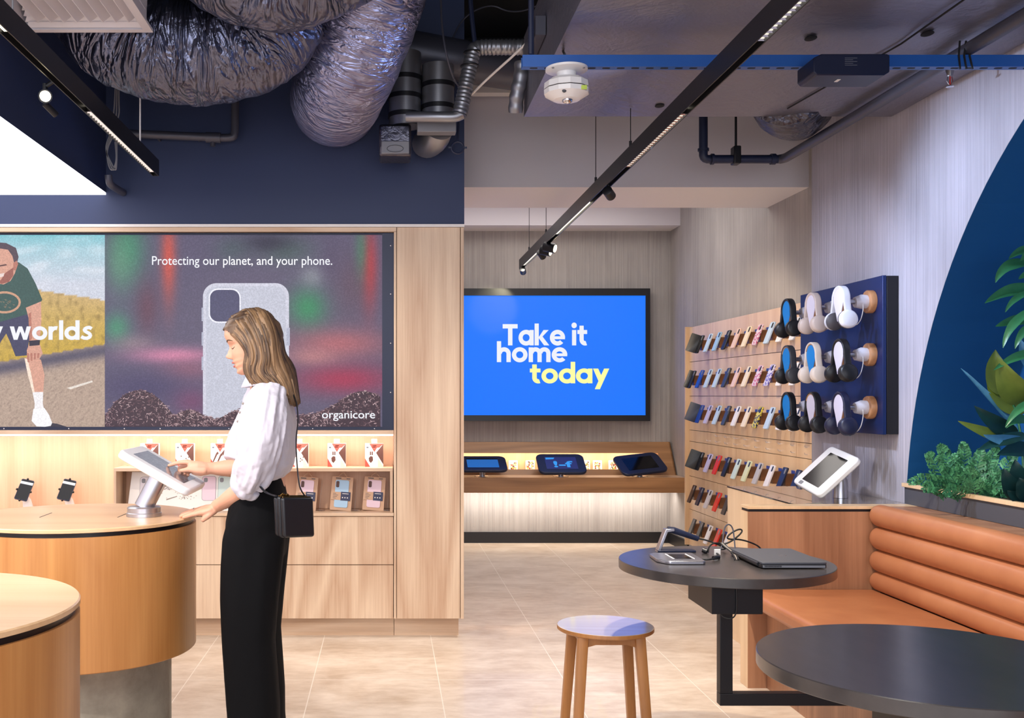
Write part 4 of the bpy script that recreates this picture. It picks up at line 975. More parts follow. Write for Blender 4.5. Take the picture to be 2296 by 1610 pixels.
def phone_on_wall(y, z, colour, label, folio=None, w=0.075, h=0.152):
    t = thing('phone_case', (XP, y, z), label, 'phone case', 'phone cases on the oak wall panel')
    # bracket fixed on the board holds the case; the case leans out at the bottom
    MB().box(XP - .062, XP, y - .030, y + .030, z - .048, z + .032).build('bracket', 'walnut', t)
    MB().box(XP - .004, XP, y - .026, y + .026, z + .033, z + .052).build('bracket_cap', 'case_blue', t)
    ax = Vector((-0.36, 0, -0.933)); s = Vector((0, 1, 0)); nrm = Vector((-0.933, 0, 0.36))       # down the case, across it, out of its face
    c = Vector((XP - .072, y, z))
    T = Matrix.Translation(c) @ Matrix((( s.x, -ax.x, nrm.x), (s.y, -ax.y, nrm.y), (s.z, -ax.z, nrm.z))).to_4x4()
    fn = face_fn(T)
    mt = 'case_' + colour.replace(' ', '_')
    MB().prism(rrect(-w / 2, -h / 2, w / 2, h / 2, .010, 3), fn, -.006, .006).build('case', mt, t, bevel=.002)
    dk = colour in ('black', 'navy', 'charcoal', 'blue', 'dark brown', 'dark grey')
    MB().prism(rrect(-w / 2 + .007, h / 2 - .045, -w / 2 + .026, h / 2 - .008, .008, 4), fn, .006, .0085).build('camera_cutout', 'mid_grey' if dk or colour == 'red' else 'black_plastic', t)
    if folio:
        ff = lambda u, v, d: T @ Vector((w / 2 + u * .45, v, .004 + u * .9 + d))
        MB().prism(rrect(0, -h / 2, folio, h / 2, .006, 2), ff, -.0015, .0015).build('cover_flap', 'case_navy' if colour != 'black' else mt, t)
    return t
ROWS = [('top', 1.77, 0, ['black', 'pale blue', 'sky blue', 'black', 'pink', 'cream', 'floral', 'pale blue', 'white', 'white']),
        ('second', 1.492, -1, ['black', 'blue', 'pale blue', 'pale blue', 'charcoal', 'pink', 'cream', 'floral', 'striped', 'white', 'white']),
        ('third', 1.212, 0, ['blue', 'lavender', 'pale blue', 'charcoal', 'white', 'cream', 'yellow', 'pale blue', 'white', 'white']),
        ('fourth', 0.833, 0, ['black', 'lavender', 'red', 'black', 'mint', 'lime', 'grey', 'white', 'navy', 'navy']),
        ('fifth', 0.552, -1, ['dark brown', 'navy', 'silver', 'red', 'charcoal']),
        ('bottom', 0.275, -1, ['dark grey', 'charcoal', 'white', 'red', 'white'])]
DESC = {'floral': 'flower-patterned', 'striped': 'purple-striped', 'yellow': 'yellow and navy patterned'}
for rn, z, off, cols in ROWS:
    for i, c in enumerate(cols):
        y = 8.27 - .2155 * (i + off)
        fl = {('top', 0): .075, ('third', 0): .085, ('fourth', 0): .080, ('second', 0): .03}.get((rn, i))
        lab = '%s phone case%s, %s from the far end of the %s row' % (DESC.get(c, c), ' with an open flap' if fl and fl > .05 else '', ORD[i], rn)
        phone_on_wall(y, z, c, lab, fl)

# ------------------------------------------------------------------ headphone board
XH = 2.405
hb = thing('headphone_board', (XH, 5.5, 1.17), 'dark blue wall board holding nine pairs of headphones', 'display panel')
MB().box(XH, XH + .018, 5.012, 6.010, 1.17, 1.944).build('face_panel', 'board_blue_lit', hb, bevel=.002)
MB().box(XH + .020, XR - .001, 5.012, 6.008, 1.172, 1.942).build('side_box', 'black_metal', hb, bevel=.002)
flat('paddle_blue', S(0, 140, 228), rough=0.45); flat('paddle_white', S(222, 218, 236), rough=0.45)
wood('oak_disc', S(150, 98, 60), S(196, 142, 98), axis=2)
HP = {'black': S(24, 24, 28), 'beige': S(206, 190, 182), 'white': S(222, 224, 234), 'grey': S(58, 58, 62), 'cream': S(236, 222, 208), 'navy': S(28, 32, 62), 'tan': S(186, 140, 98), 'pad_grey': S(84, 82, 88)}
for k, c in HP.items(): flat('hp_' + k, c, rough=0.4)
def stand(y, z, pad, label):
    t = thing('headphone_stand', (XH, y, z), label, 'headphone stand', 'paddle stands on the headphone board')
    MB().tube([(XH - .001, y, z), (XH - .026, y, z), (XH - .030, y, z)], [.057, .057, .054], 36).build('base_disc', 'oak_disc', t)
    MB().tube([(XH - .030, y, z), (XH - .055, y, z), (XH - .088, y, z - .003)], [.034, .036, .026], 20).build('security_puck', 'white_powder', t)
    MB().tube([(XH - .085, y, z), (XH - .150, y, z)], .012, 12).build('arm', 'brushed_steel', t)
    out = []
    for i in range(25):
        a = R(-20 + 220 * i / 24); out.append((.056 * math.cos(a), .056 * math.sin(a) + .012))
    out += [(-.022, -.075), (-.014, -.098), (.014, -.098), (.022, -.075)]
    MB().prism(out, lambda u, v, d: Vector((XH - .165 + d, y + u, z + v)), 0, .022).build('paddle', 'oak_disc', t)
    MB().prism([(u * .985, v * .985) for u, v in out], lambda u, v, d: Vector((XH - .165 + d, y + u, z + v)), -.003, 0).build('paddle_face', pad, t)
    pts = chaikin([(XH - .06, y - .03, z - .01), (XH - .07, y - .055, z - .045), (XH - .09, y - .07, z - .10), (XH - .11, y - .055, z - .125), (XH - .12, y - .045, z - .10)], 3)
    MB().tube(pts, .0022, 6).build('cable', 'cord_white', t)
    return t
def headphones(y, z, shell, pad, band, label):
    t = thing('headphones', (XH - .16, y, z), label, 'headphones', 'headphones on the wall board')
    xc = XH - .156; arc_ = []
    for i in range(21):
        a = R(-8 + 196 * i / 20); arc_.append((xc, y + .066 * math.cos(a), z + .010 + .064 * math.sin(a)))
    arc_ = [(xc, y + .080, z - .055)] + arc_ + [(xc, y - .080, z - .055)]
    def ribbon(pts, wx, th, mat, nm, par):
        rs = []
        pts = [Vector(p) for p in pts]
        for i, p in enumerate(pts):
            tg = (pts[min(i + 1, len(pts) - 1)] - pts[max(i - 1, 0)]).normalized(); nr = Vector((0, -tg.z, tg.y))
            rs.append([p + Vector((wx * ux, 0, 0)) + nr * th * uy for ux, uy in rrect(-1, -1, 1, 1, .45, 2)])
        return MB().rings(rs).build(nm, mat, par, angle=60)
    ribbon(arc_, .017, .0055, 'hp_' + shell, 'headband', t)
    ribbon([(p[0], y + (p[1] - y) * .91, z + .01 + (p[2] - z - .01) * .91) for p in arc_[4:-4]], .015, .004, 'hp_' + band, 'band_padding', t)
    for s in (-1, 1):
        cy_ = y + s * .078; zc = z - .092
        Rz = Matrix.Rotation(R(8 * s), 3, 'X')
        e = MB(); ax = Vector((0, s, 0.12)).normalized(); c = Vector((xc, cy_, zc))
        e.tube([c - ax * .004, c + ax * .010, c + ax * .020, c + ax * .024], [.044, .046, .041, .034], 30)
        E = e.build('ear_cup', 'hp_' + shell, t, angle=50)
        MB().tube([c - ax * .003, c - ax * .012, c - ax * .022], [.043, .045, .036], 30).build('ear_cushion', 'hp_' + pad, E, angle=50)
        MB().tube([c + ax * .024, c + ax * .0248], [.024, .022], 24).build('cup_badge', 'hp_' + shell, E)
    return t
HPS = [[('white', 'white', 'grey', 'white'), ('beige', 'white', 'beige', 'beige'), ('black', 'blue', 'black', 'black')],
       [('black', 'white', 'black', 'black'), ('cream', 'blue', 'cream', 'tan'), ('grey', 'blue', 'black', 'tan')],
       [('navy', 'white', 'navy', 'navy'), ('black', 'white', 'black', 'tan'), ('black', 'blue', 'black', 'black')]]
RN = ('top', 'middle', 'bottom'); CN = ('near', 'centre', 'far')
for r_ in range(3):
    for c_ in range(3):
        y, z = 5.12 + .335 * c_, 1.825 - .262 * r_
        sh_, pd, cu, bd = HPS[r_][c_]
        stand(y, z, 'paddle_' + pd, '%s paddle stand, %s row and %s column of the headphone board' % (pd, RN[r_], CN[c_]))
        headphones(y, z, sh_, 'pad_grey' if cu == 'grey' else cu, bd, '%s over-ear headphones in the %s row, %s column of the board' % (sh_, RN[r_], CN[c_]))

# ------------------------------------------------------------------ packaged goods on the oak shelf
def cable_box(xpx, label, kind):
    D = 5.90; x = WX(xpx, D); z0 = 0.9532; w, h = .104, .133
    t = thing('cable_box', (x, D, z0), label, 'box', 'accessory boxes on the oak shelf')
    MB().box(x - w / 2, x + w / 2, D, D + .04, z0, z0 + h).build('carton', 'paper_white', t)
    fn = lambda u, v, d=0: Vector((x - w / 2 + w * u, D - .0006 - d, z0 + h * v))
    def pl_(pts, d=0.0): return MB().add([fn(u, v, d) for u, v in pts], [tuple(range(len(pts)))])
    pr = MB()
    for pts, mi in (([(.22, 1), (.80, 1), (.51, .63)], 0), ([(.80, 1), (1, 1), (1, .98), (.78, .82), (.66, .82)], 0), ([(1, .985), (1, .10), (.60, .60)], 1), ([(0, .36), (0, 0), (.28, 0)], 0), ([(.70, .40), (.98, .02), (.98, 0), (.70, 0)], 3),
                    ([(.07, .86), (.20, .86), (.20, .80), (.07, .80)], 4), ([(.40, .92), (.62, .92), (.62, .89), (.40, .89)], 2), ([(.38, .86), (.58, .86), (.58, .83), (.38, .83)], 2)):
        pr.mat(mi).add([fn(u, v) for u, v in pts], [tuple(range(len(pts)))])
    pr.build('printed_panel', ['print_red', 'print_brown', 'paper_white', 'print_cream', 'dark_grey'], t, smooth=False)
    pr = MB()
    if kind == 'plug':
        for a in range(2): pr.add([fn(.26 + .10 * a, .66, .0002), fn(.33 + .10 * a, .66, .0002), fn(.33 + .10 * a, .50, .0002), fn(.26 + .10 * a, .50, .0002)], [(0, 1, 2, 3)])
        pr.add([fn(u, v, .0002) for u, v in ((.20, .38), (.30, .46), (.42, .44), (.44, .28), (.32, .16), (.22, .24))], [tuple(range(6))])
    elif kind == 'cable':
        for a in range(2): pr.add([fn(u + .22 * a, v - .06 * a, .0002) for u, v in ((.10, .22), (.16, .20), (.36, .52), (.44, .56), (.40, .66), (.30, .60))], [tuple(range(6))])
    else:
        for a, b2 in ((.26, .46), (.52, .36), (.60, .30), (.66, .42), (.50, .24)): pr.add([fn(a, b2, .0002), fn(a + .09, b2 + .03, .0002), fn(a + .08, b2 - .05, .0002)], [(0, 1, 2)])
    pr.build('product_picture', 'print_brown', t, smooth=False)
    q = [(x - .016, z0 + h), (x + .016, z0 + h), (x + .016, z0 + h + .026), (x - .016, z0 + h + .026)]
    mb = MB(); mb.prism([(q[0][0], q[0][1]), (q[1][0], q[1][1]), (q[2][0], q[2][1]), (q[3][0], q[3][1])], lambda u, v, d: (u, D + .004 + d, v), 0, .001); mb.build('hang_tab', 'pale_pink_tab', t)
for xp, lab, k in ((335, 'leftmost red and white accessory box, half behind the tablet head', 'adapter'), (414, 'red and white adapter box above the pointing hand', 'adapter'), (493, 'red and white cable box left of the woman', 'cable'),
                   (671, 'red and white box half hidden by the back of the woman', 'adapter'), (755, 'red and white plug box, second from the tall cabinet', 'plug'), (839, 'red and white plug box nearest the tall cabinet', 'plug')):
    cable_box(xp, lab, k)
def case_pack(xpx, col, label):
    D = 5.90; x = WX(xpx, D); z0 = 0.7025; w, h = .122, .192
    t = thing('phone_case_pack', (x, D, z0), label, 'phone case pack', 'kraft case packs in the shelf box')
    T = Matrix.Translation((x, D, z0 + .002)) @ Matrix.Rotation(R(-12), 4, 'X') @ Matrix.Rotation(R(4), 4, 'Y')
    fn = lambda u, v, d: T @ Vector((u, -d, v))
    MB().prism(rrect(-w / 2, 0, w / 2, h, .004, 2), fn, -.018, 0).build('card_box', 'kraft_card', t)
    MB().prism(rrect(-w / 2 + .022, .016, w / 2 - .022, h - .018, .010, 4), fn, 0, .004).build('phone_case', 'print_' + col, t, bevel=.001)
    MB().prism(rrect(-w / 2 + .026, h - .062, -w / 2 + .044, h - .026, .006, 3), fn, .004, .006).build('camera_window', 'print_brown', t)
    mb = MB(); mb.mat(0).prism([(-w / 2, .058), (-.004, .058), (-.004, .104), (-w / 2, .104)], fn, .0042, .0052); mb.mat(1).prism([(-.004, .056), (w / 2 - .010, .056), (w / 2 - .010, .106), (-.004, .106)], fn, .0042, .0052)
    for j in range(4): mb.mat(2).prism([(-w / 2 + .012, .066 + .009 * j), (-w / 2 + .030 + .006 * (j % 3), .066 + .009 * j), (-w / 2 + .030 + .006 * (j % 3), .0685 + .009 * j), (-w / 2 + .012, .0685 + .009 * j)], fn, .0052, .0056)
    for j in range(3): mb.mat(3).prism([(.004 + .014 * j, .070), (.010 + .014 * j, .070), (.010 + .014 * j, .076), (.004 + .014 * j, .076)], fn, .0052, .0056)
    mb.mat(3).prism([(.004, .094), (.040, .094), (.040, .097), (.004, .097)], fn, .0052, .0056)
    mb.mat(2).prism([(-.040, h - .011), (-.008, h - .011), (-.008, h - .006), (-.040, h - .006)], fn, .0002, .0006); mb.mat(2).prism([(.022, h - .011), (.044, h - .011), (.044, h - .007), (.022, h - .007)], fn, .0002, .0006)
    mb.build('label_band', ['kraft_card', 'print_navy', 'dark_grey', 'paper_white'], t, smooth=False)
    mb = MB(); mb.tube([fn(-.024, h, -.002), fn(-.022, h + .006, -.002), fn(-.004, h + .024, -.002), fn(.004, h + .024, -.002), fn(.022, h + .006, -.002), fn(.024, h, -.002)], .0025, 6); mb.build('hang_loop', 'kraft_card', t)
    a = thing('acrylic_stand', (x + .085, D - .02, z0), 'clear acrylic stand under the ' + label.split(' in a')[0], 'display stand', 'clear acrylic stands in the shelf box')
    T2 = Matrix.Translation((x + .082, D - .01, z0 + .001)) @ Matrix.Rotation(R(5), 4, 'Y')
    MB().box(-.002, .002, 0, .05, 0, .175, T2).build('upright', 'clear_acrylic', a)
    MB().box(-.020, .030, -.01, .05, 0, .003, T2).build('foot', 'clear_acrylic', a)
case_pack(684, 'pink', 'pink phone case in a kraft box behind the handbag')
case_pack(763, 'sky', 'sky blue phone case in a kraft box, middle of the three')
case_pack(836, 'pink', 'pink phone case in a kraft box nearest the tall cabinet')
# white printed card behind the woman's hands
D = 5.90
cd = thing('display_card', (WX(400, D), D, 0.7022), 'wide white printed card of phone cases standing in the shelf box', 'display card')
xa, xb, z0, z1 = WX(290, D), WX(528, D), .7022, WZ(1058, D)
T = Matrix.Translation((0, D, z0)) @ Matrix.Rotation(R(-10), 4, 'X'); hgt = z1 - z0
fn = lambda u, v, d: T @ Vector((u, -d, v))
MB().prism([(xa - .012, 0), (xb, 0), (xb, hgt), (xa + .006, hgt)], fn, -.006, 0).build('card', 'paper_white', cd)
mb = MB()
flat('print_mint', S(204, 226, 224), rough=.5); flat('print_pale', S(226, 222, 230), rough=.5)
for x0, x1, y0, y1, mi in ((312, 342, 1070, 1140, 0), (452, 482, 1068, 1122, 1), (488, 524, 1068, 1122, 2)):
    a, b2, c, d_ = WX(x0, D), WX(x1, D), (WZ(y1, D) - z0), (WZ(y0, D) - z0)
    mb.mat(4).prism(rrect(a - .002, c - .002, b2 + .003, d_ + .002, .016, 4), fn, 0, .0004); mb.mat(mi).prism(rrect(a, c, b2, d_, .014, 4), fn, .0004, .0010); mb.mat(4).prism(rrect(a + .008, d_ - .034, a + .030, d_ - .008, .008, 3), fn, .001, .0016)
for cx_, cy_, n_ in ((366, 1098, 60), (414, 1112, 50)):
    for k in range(n_):
        a = rng.gauss(0, 9); b3 = rng.gauss(0, 6); u, v = WX(cx_ + a, D), WZ(cy_ + b3, D) - z0; mb.mat(3).add([fn(u, v, .0008), fn(u + .006, v + .002, .0008), fn(u + .003, v + .006, .0008)], [(0, 1, 2)])
mb.mat(3).prism([(WX(372, D), WZ(1122, D) - z0), (WX(396, D), WZ(1114, D) - z0), (WX(396, D), WZ(1112, D) - z0), (WX(372, D), WZ(1119, D) - z0)], fn, 0, .0006)
mb.mat(5); put_text(mb, 'NOT', lambda u, v: fn(u, v, .001), WX(497, D), WZ(1142, D) - z0, WX(514, D), WZ(1134, D) - z0)
mb.build('print', ['print_pale', 'print_pink', 'print_mint', 'print_grey', 'mid_grey', 'dark_grey'], cd, smooth=False)
# demo phones on small white stands
def demo_phone(xpx, label):
    D = 5.93; x = WX(xpx, D); z0 = .702
    t = thing('demo_phone', (x, D, z0), label, 'phone', 'demo phones on the oak counter')
    MB().tube([(x + .012, D + .03, z0 + .002), (x + .005, D + .025, z0 + .05), (x - .012, D + .01, z0 + .085)], [.03, .024, .02], 20).build('stand', 'white_plastic', t)
    T = Matrix.Translation((x, D - .005, z0 + .118)) @ Matrix.Rotation(R(12), 4, 'Y') @ Matrix.Rotation(R(-32), 4, 'X')
    fn = lambda u, v, d: T @ Vector((u, -d, v))
    MB().prism(rrect(-.037, -.066, .037, .066, .008, 4), fn, -.008, 0).build('phone_body', 'navy_metal', t, bevel=.001)
    MB().prism(rrect(-.034, -.062, .034, .062, .006, 4), fn, 0, .0008).build('screen', 'screen_glass', t)
    MB().prism([(-.036, .034), (.036, .034), (.036, .050), (-.036, .050)], fn, .0008, .0012).build('screen_banner', 'text_white', t, smooth=False)
    for u, v in ((-.040, -.006), (.040, -.006), (-.002, -.069), (-.004, .068)): MB().ell(fn(u, v, 0), (.007, .007, .007), n=10, k=7).build('clamp', 'black_plastic', t)
demo_phone(55, 'left dark demo phone on a white stand beyond the drum table')
demo_phone(150, 'right dark demo phone on a white stand beyond the drum table')

# ------------------------------------------------------------------ tablets
def tablet(name, c, d, n_, u_, label, shell, cat, uw=.16, vh=.135, sw=.105, sh=.098, rad=.03, th=.028, scr='screen_glass'):
    """c centre, d up-the-face direction, n_ out of the face, u_ across"""
    t = thing(name, (c[0], c[1], c[2]), label, cat)
    T = Matrix.Translation(Vector(c)) @ Matrix(((u_[0], d[0], n_[0]), (u_[1], d[1], n_[1]), (u_[2], d[2], n_[2]))).to_4x4()
    fn = face_fn(T)
    MB().prism(rrect(-uw, -vh, uw, vh, rad, 7), fn, -th / 2, th / 2).build('enclosure', shell, t, bevel=.008, seg=4)
    MB().prism(rrect(-uw + .001, -vh + .001, uw - .001, vh - .001, rad, 7), fn, -.0015, .0015).build('seam', 'mid_grey', t)
    s = MB().prism(rrect(-sw, -sh, sw, sh, .004, 2), fn, th / 2 - .001, th / 2 + .0006).build('screen', scr, t)
    return t, T, s
q = .5
n1 = Vector((.5, 0, .866)); d1 = Vector((-.866, 0, .5)); u1 = d1.cross(n1)
tc1 = Vector((WX(366, 3.57), 3.57, WZ(1054, 3.57)))
m, nn, b = nt('glass_pattern'); pset(b, rough=.12)
r = ramp(nn, [(0.4, S(70, 74, 84)), (0.6, S(128, 132, 142))]); nn.links.new(noisetex(nn, coords(nn, (1, 1, 1)), 90, 4, .7, 1.0), r.inputs[0]); nn.links.new(r.outputs[0], b.inputs['Base Color'])
t1, T1, s1 = tablet('tablet_kiosk', tc1, d1, n1, u1, 'white tilted tablet kiosk on the drum table, touched by the woman', 'white_plastic', 'tablet kiosk', scr='glass_pattern')
bx_, by_ = WX(323, 3.56), 3.56
MB().lathe([(0, TAZ + .0005), (.060, TAZ + .0005), (.060, TAZ + .012), (.057, TAZ + .014), (.057, TAZ + .030), (.052, TAZ + .034), (0, TAZ + .034)], (bx_, by_, 0), 40).build('base', 'brushed_steel', t1)
MB().tube([(bx_ - .002, by_, TAZ + .03), tc1 - n1 * .014 + Vector((-.006, 0, -.01))], .033, 28).build('tube', 'brushed_steel', t1)
n2 = Vector((-.70, -.10, .70)).normalized(); u2 = Vector((0, 1, .14)).normalized(); d2 = n2.cross(u2); u2 = d2.cross(n2)
tc2 = Vector((WX(1853, 5.2), 5.2, WZ(1058, 5.2)))
t2, T2, s2 = tablet('tablet_kiosk', tc2, d2, n2, u2, 'white tablet kiosk with a dark screen on the glass counter', 'white_plastic', 'tablet kiosk', uw=.165, vh=.135, sw=.10, sh=.098)
MB().tube([(tc2.x + .07, tc2.y, .8462), (tc2.x + .07, tc2.y, .93), (tc2.x + .045, tc2.y, .985)], [.036, .034, .030], 28).build('stand', 'brushed_steel', t2)
MB().prism(rrect(.06, .105, .10, .125, .006, 3), face_fn(T2), .0135, .0150).build('latch', 'mid_grey', t2)
zt_ = WZ(1071, YS)
for xp, D, lab, kind in ((1082, 9.15, 'left blue-lit tablet on the back bench, next to the tall cabinet', 0), (1258, 9.15, 'middle tablet on the back bench, showing light blue marks', 1), (1435, 9.15, 'right dark tablet on the back bench, nearest the corner', 2)):
    x = WX(xp, D); z = WZ(1041, D)
    nb = Vector((0, -.50, .866)).normalized() if kind else Vector((0, -.36, .93)).normalized(); ub = Vector((1, 0, 0)); db = nb.cross(ub)
    if kind == 2: ub = Vector((.97, .22, 0)); ub = (ub - nb * ub.dot(nb)).normalized(); db = nb.cross(ub)
    t, T, s = tablet('tablet_kiosk', (x, D, z), db, nb, ub, lab, 'navy_metal', 'tablet kiosk', uw=.212, vh=.15, sw=.14, sh=.095, rad=.06, th=.026)
    MB().tube([(x, D + .02, zt_ + .001), (x, D + .02, zt_ + .004), (x, D + .02, zt_ + .010)], [.07, .07, .03], 28).build('base', 'brushed_steel', t)
    MB().tube([(x, D + .02, zt_ + .008), (x, D + .01, z - .01)], .026, 20).build('stem', 'brushed_steel', t)
    if kind == 1:
        glow('screen_cyan', S(40, 150, 235), 1.0); glow('screen_navy', S(10, 22, 92), 1.0)
        MB().prism(rrect(-.139, -.094, .139, .094, .004, 2), face_fn(T), .0137, .0142).build('picture', 'screen_navy', t)
        fn = face_fn(T); mb = MB(); f2 = lambda u, v: fn(u, v, .0146)
        put_text(mb, '!-f', f2, -.07, -.07, .10, .03, .03); mb.add([f2(-.13, .085), f2(-.05, .085), f2(-.06, .06), f2(-.13, .055)], [(0, 1, 2, 3)]); mb.build('marks', 'screen_cyan', t, smooth=False)
    if kind == 0:
        glow('screen_blue', S(16, 98, 180), 1.0); fn = face_fn(T)
        MB().prism(rrect(-.139, -.094, .139, .070, .004, 2), fn, .0137, .0142).build('picture', 'screen_blue', t)
rng2 = random.Random(4)
for i, xp in enumerate((1151, 1189, 1313, 1340, 1375)):
    D = 9.50; x = WX(xp, D); z = WZ(1043, D)
    t = thing('picture_card', (x, D, z - .05), 'small picture card in the lit niche, %s from the left' % ORD[i], 'card', 'picture cards in the back niche')
    T = Matrix.Translation((x, D, z - .055)) @ Matrix.Rotation(R(-8), 4, 'X'); fn = lambda u, v, d: T @ Vector((u, -d, v))
    MB().prism(rrect(-.042, 0, .042, .10, .008, 3), fn, -.002, 0).build('card', 'paper_white', t)
    mb = MB()
    for k in range(30): u, v = rng2.uniform(-.034, .022), rng2.uniform(.010, .078); mb.mat(k % 5).add([fn(u, v, .0006 + k * .00002), fn(u + .012, v, .0006 + k * .00002), fn(u + .010, v + .012, .0006 + k * .00002), fn(u, v + .014, .0006 + k * .00002)], [(0, 1, 2, 3)])
    mb.build('picture', ['print_red', 'print_brown', 'print_cream', 'label_green', 'print_grey'], t, smooth=False)

ky = thing('key', (XH - .012, 5.35, 1.165), 'small teal key hanging at the bottom edge of the headphone board', 'key')
flat('key_teal', S(70, 130, 150), rough=.3, metal=.6)
MB().tube([(XH - .008, 5.35 + .016 * math.cos(a), 1.205 + .016 * math.sin(a)) for a in [2 * math.pi * k / 18 for k in range(18)]], .0035, 8, closed=True).build('bow', 'key_teal', ky)
MB().box(XH - .010, XH - .006, 5.346, 5.354, 1.150, 1.190).build('blade', 'key_teal', ky)
# ------------------------------------------------------------------ things on the black cafe table
zt = 0.7502
lp = thing('laptop', (1.43, 3.80, zt), 'closed dark laptop lying on the black table', 'laptop')
x0, x1, y0, y1 = 1.315, 1.548, 3.63, 3.965
MB().prism(rrect(x0, y0, x1, y1, .012, 4), lambda u, v, d: (u, v, d), zt + .003, zt + .014).build('base', 'black_plastic', lp, bevel=.002)
MB().prism(rrect(x0 + .002, y0, x1, y1, .012, 4), lambda u, v, d: (u, v, d), zt + .0152, zt + .0235).build('lid', 'dark_grey', lp, bevel=.002)
MB().box(x0 + .004, x1 - .004, y0 + .004, y1 - .004, zt + .0138, zt + .0154).build('gap', 'void_black', lp)
MB().tube([(x0 + .002, y0 + .03, zt + .012), (x0 + .002, y1 - .03, zt + .012)], .008, 12).build('hinge', 'black_plastic', lp)
mb = MB()
for k in range(15): mb.box(x0 + .012 + k * .004, x0 + .0145 + k * .004, y0 - .0006, y0 + .001, zt + .006, zt + .012)
mb.build('vent_slots', 'void_black', lp, smooth=False)
MB().box(x0 + .006, x1 - .008, y0 - .0003, y0 + .001, zt + .0045, zt + .0130).build('edge_strip', 'mid_grey', lp)
mb = MB(); f3 = lambda u, v: Vector((1.455 + u, 3.79 + v, zt + .0238))
for a in (-.008, .006): mb.add([f3(a, -.004), f3(a + .003, -.004), f3(a + .006, .010), f3(a + .003, .010)], [(0, 1, 2, 3)])
mb.add([f3(-.018, 0), f3(-.010, 0), f3(-.009, .004), f3(-.017, .004)], [(0, 1, 2, 3)]); mb.build('emblem', 'chrome', lp, smooth=False)
pd = thing('card_reader', (1.07, 3.82, zt), 'flat silver reader with a small screen on the blue-lit side of the black table', 'device')
MB().prism([(.985, 3.78), (1.005, 3.735), (1.02, 3.722), (1.142, 3.722), (1.150, 3.73), (1.158, 3.92), (1.150, 3.93), (1.01, 3.925), (.99, 3.90)], lambda u, v, d: (u, v, d), zt, zt + .013).build('body', 'brushed_steel', pd, bevel=.003)
MB().box(1.055, 1.115, 3.78, 3.88, zt + .0128, zt + .0140).build('screen', 'screen_glass', pd)
for xk in (1.045, 1.120): MB().box(xk, xk + .005, 3.775, 3.89, zt + .0128, zt + .0142).build('trim_bar', 'white_plastic', pd)
ha = thing('charging_stand', (1.10, 4.04, zt), 'bent metal charging arm with a dark blue handle on the black table', 'stand')
MB().prism([(1.05, zt), (1.062, zt), (1.092, zt + .078), (1.118, zt + .082), (1.118, zt + .092), (1.084, zt + .090)], lambda u, v, d: (u, d, v), 4.015, 4.055).build('leg', 'brushed_steel', ha, bevel=.002)
MB().tube([(1.095, 4.035, zt + .087), (1.12, 4.035, zt + .083), (1.215, 4.035, zt + .050)], [.012, .013, .010], 14).build('handle', 'navy_metal', ha)
MB().box(1.052, 1.20, 4.01, 4.06, zt, zt + .008).build('foot', 'navy_metal', ha, bevel=.002)
def loop(pts, r, mat, label, nm='cable'): return tag(MB().tube(chaikin(pts, 3), r, 8).build(nm, mat), label, 'cable')
loop([(1.213, 4.035, .802), (1.25, 4.03, .795), (1.30, 4.03, .775), (1.33, 4.04, .760), (1.30, 4.06, .754)], .0032, 'cord_black', 'black cord from the charging arm handle')
loop([(1.24, 3.99, .7535), (1.245, 4.0, .775), (1.27, 4.01, .790), (1.31, 4.02, .78), (1.345, 4.02, .795), (1.39, 4.03, .83), (1.375, 4.03, .842), (1.33, 4.02, .82), (1.32, 4.02, .80), (1.38, 4.03, .80), (1.45, 4.05, .775), (1.47, 4.05, .754)], .0032, 'cord_black', 'black cable looping highest above the table behind the laptop')
loop([(1.28, 3.98, .754), (1.30, 4.0, .79), (1.31, 4.02, .84), (1.325, 4.02, .862), (1.345, 4.02, .85), (1.345, 4.0, .80), (1.335, 3.96, .758), (1.31, 3.92, .755)], .0026, 'pipe_grey', 'grey cable standing in a tall loop behind the laptop')
for k in range(3): loop([(1.29 + .006 * k, 4.0, .79), (1.30 + .006 * k, 3.98, .776), (1.31 + .005 * k, 3.94, .766), (1.305 + .004 * k, 3.88, .756 + .002 * k), (1.285 + .008 * k, 3.82, .754)], .0024, ('cord_black', 'print_grey', 'cord_black')[k], ('black', 'tan', 'second black')[k] + ' thin wire beside the laptop hinge')
loop([(1.16, 3.80, .7575), (1.18, 3.79, .758), (1.20, 3.80, .760), (1.235, 3.84, .757), (1.255, 3.90, .757), (1.262, 3.96, .756)], .0036, 'cord_black', 'black lead plugged into the silver card reader')
t = thing('cable_connector', (1.215, 3.82, .7502), 'black plug on the lead beside the card reader', 'connector'); MB().tube([(1.205, 3.815, .760), (1.232, 3.838, .759)], .0075, 12).build('plug', 'black_plastic', t)
t = thing('cable_connector', (1.225, 4.0, .7502), 'black ferrite block on the looped cable behind the table', 'connector'); MB().tube([(1.222, 4.0, .762), (1.236, 3.99, .757)], .010, 12).build('plug', 'black_plastic', t)
t = thing('cable_tag', (1.262, 3.95, .7502), 'small white tag on the cables behind the laptop', 'tag'); MB().box(1.252, 1.275, 3.95, 3.956, .7505, .772).build('tag', 'paper_white', t)

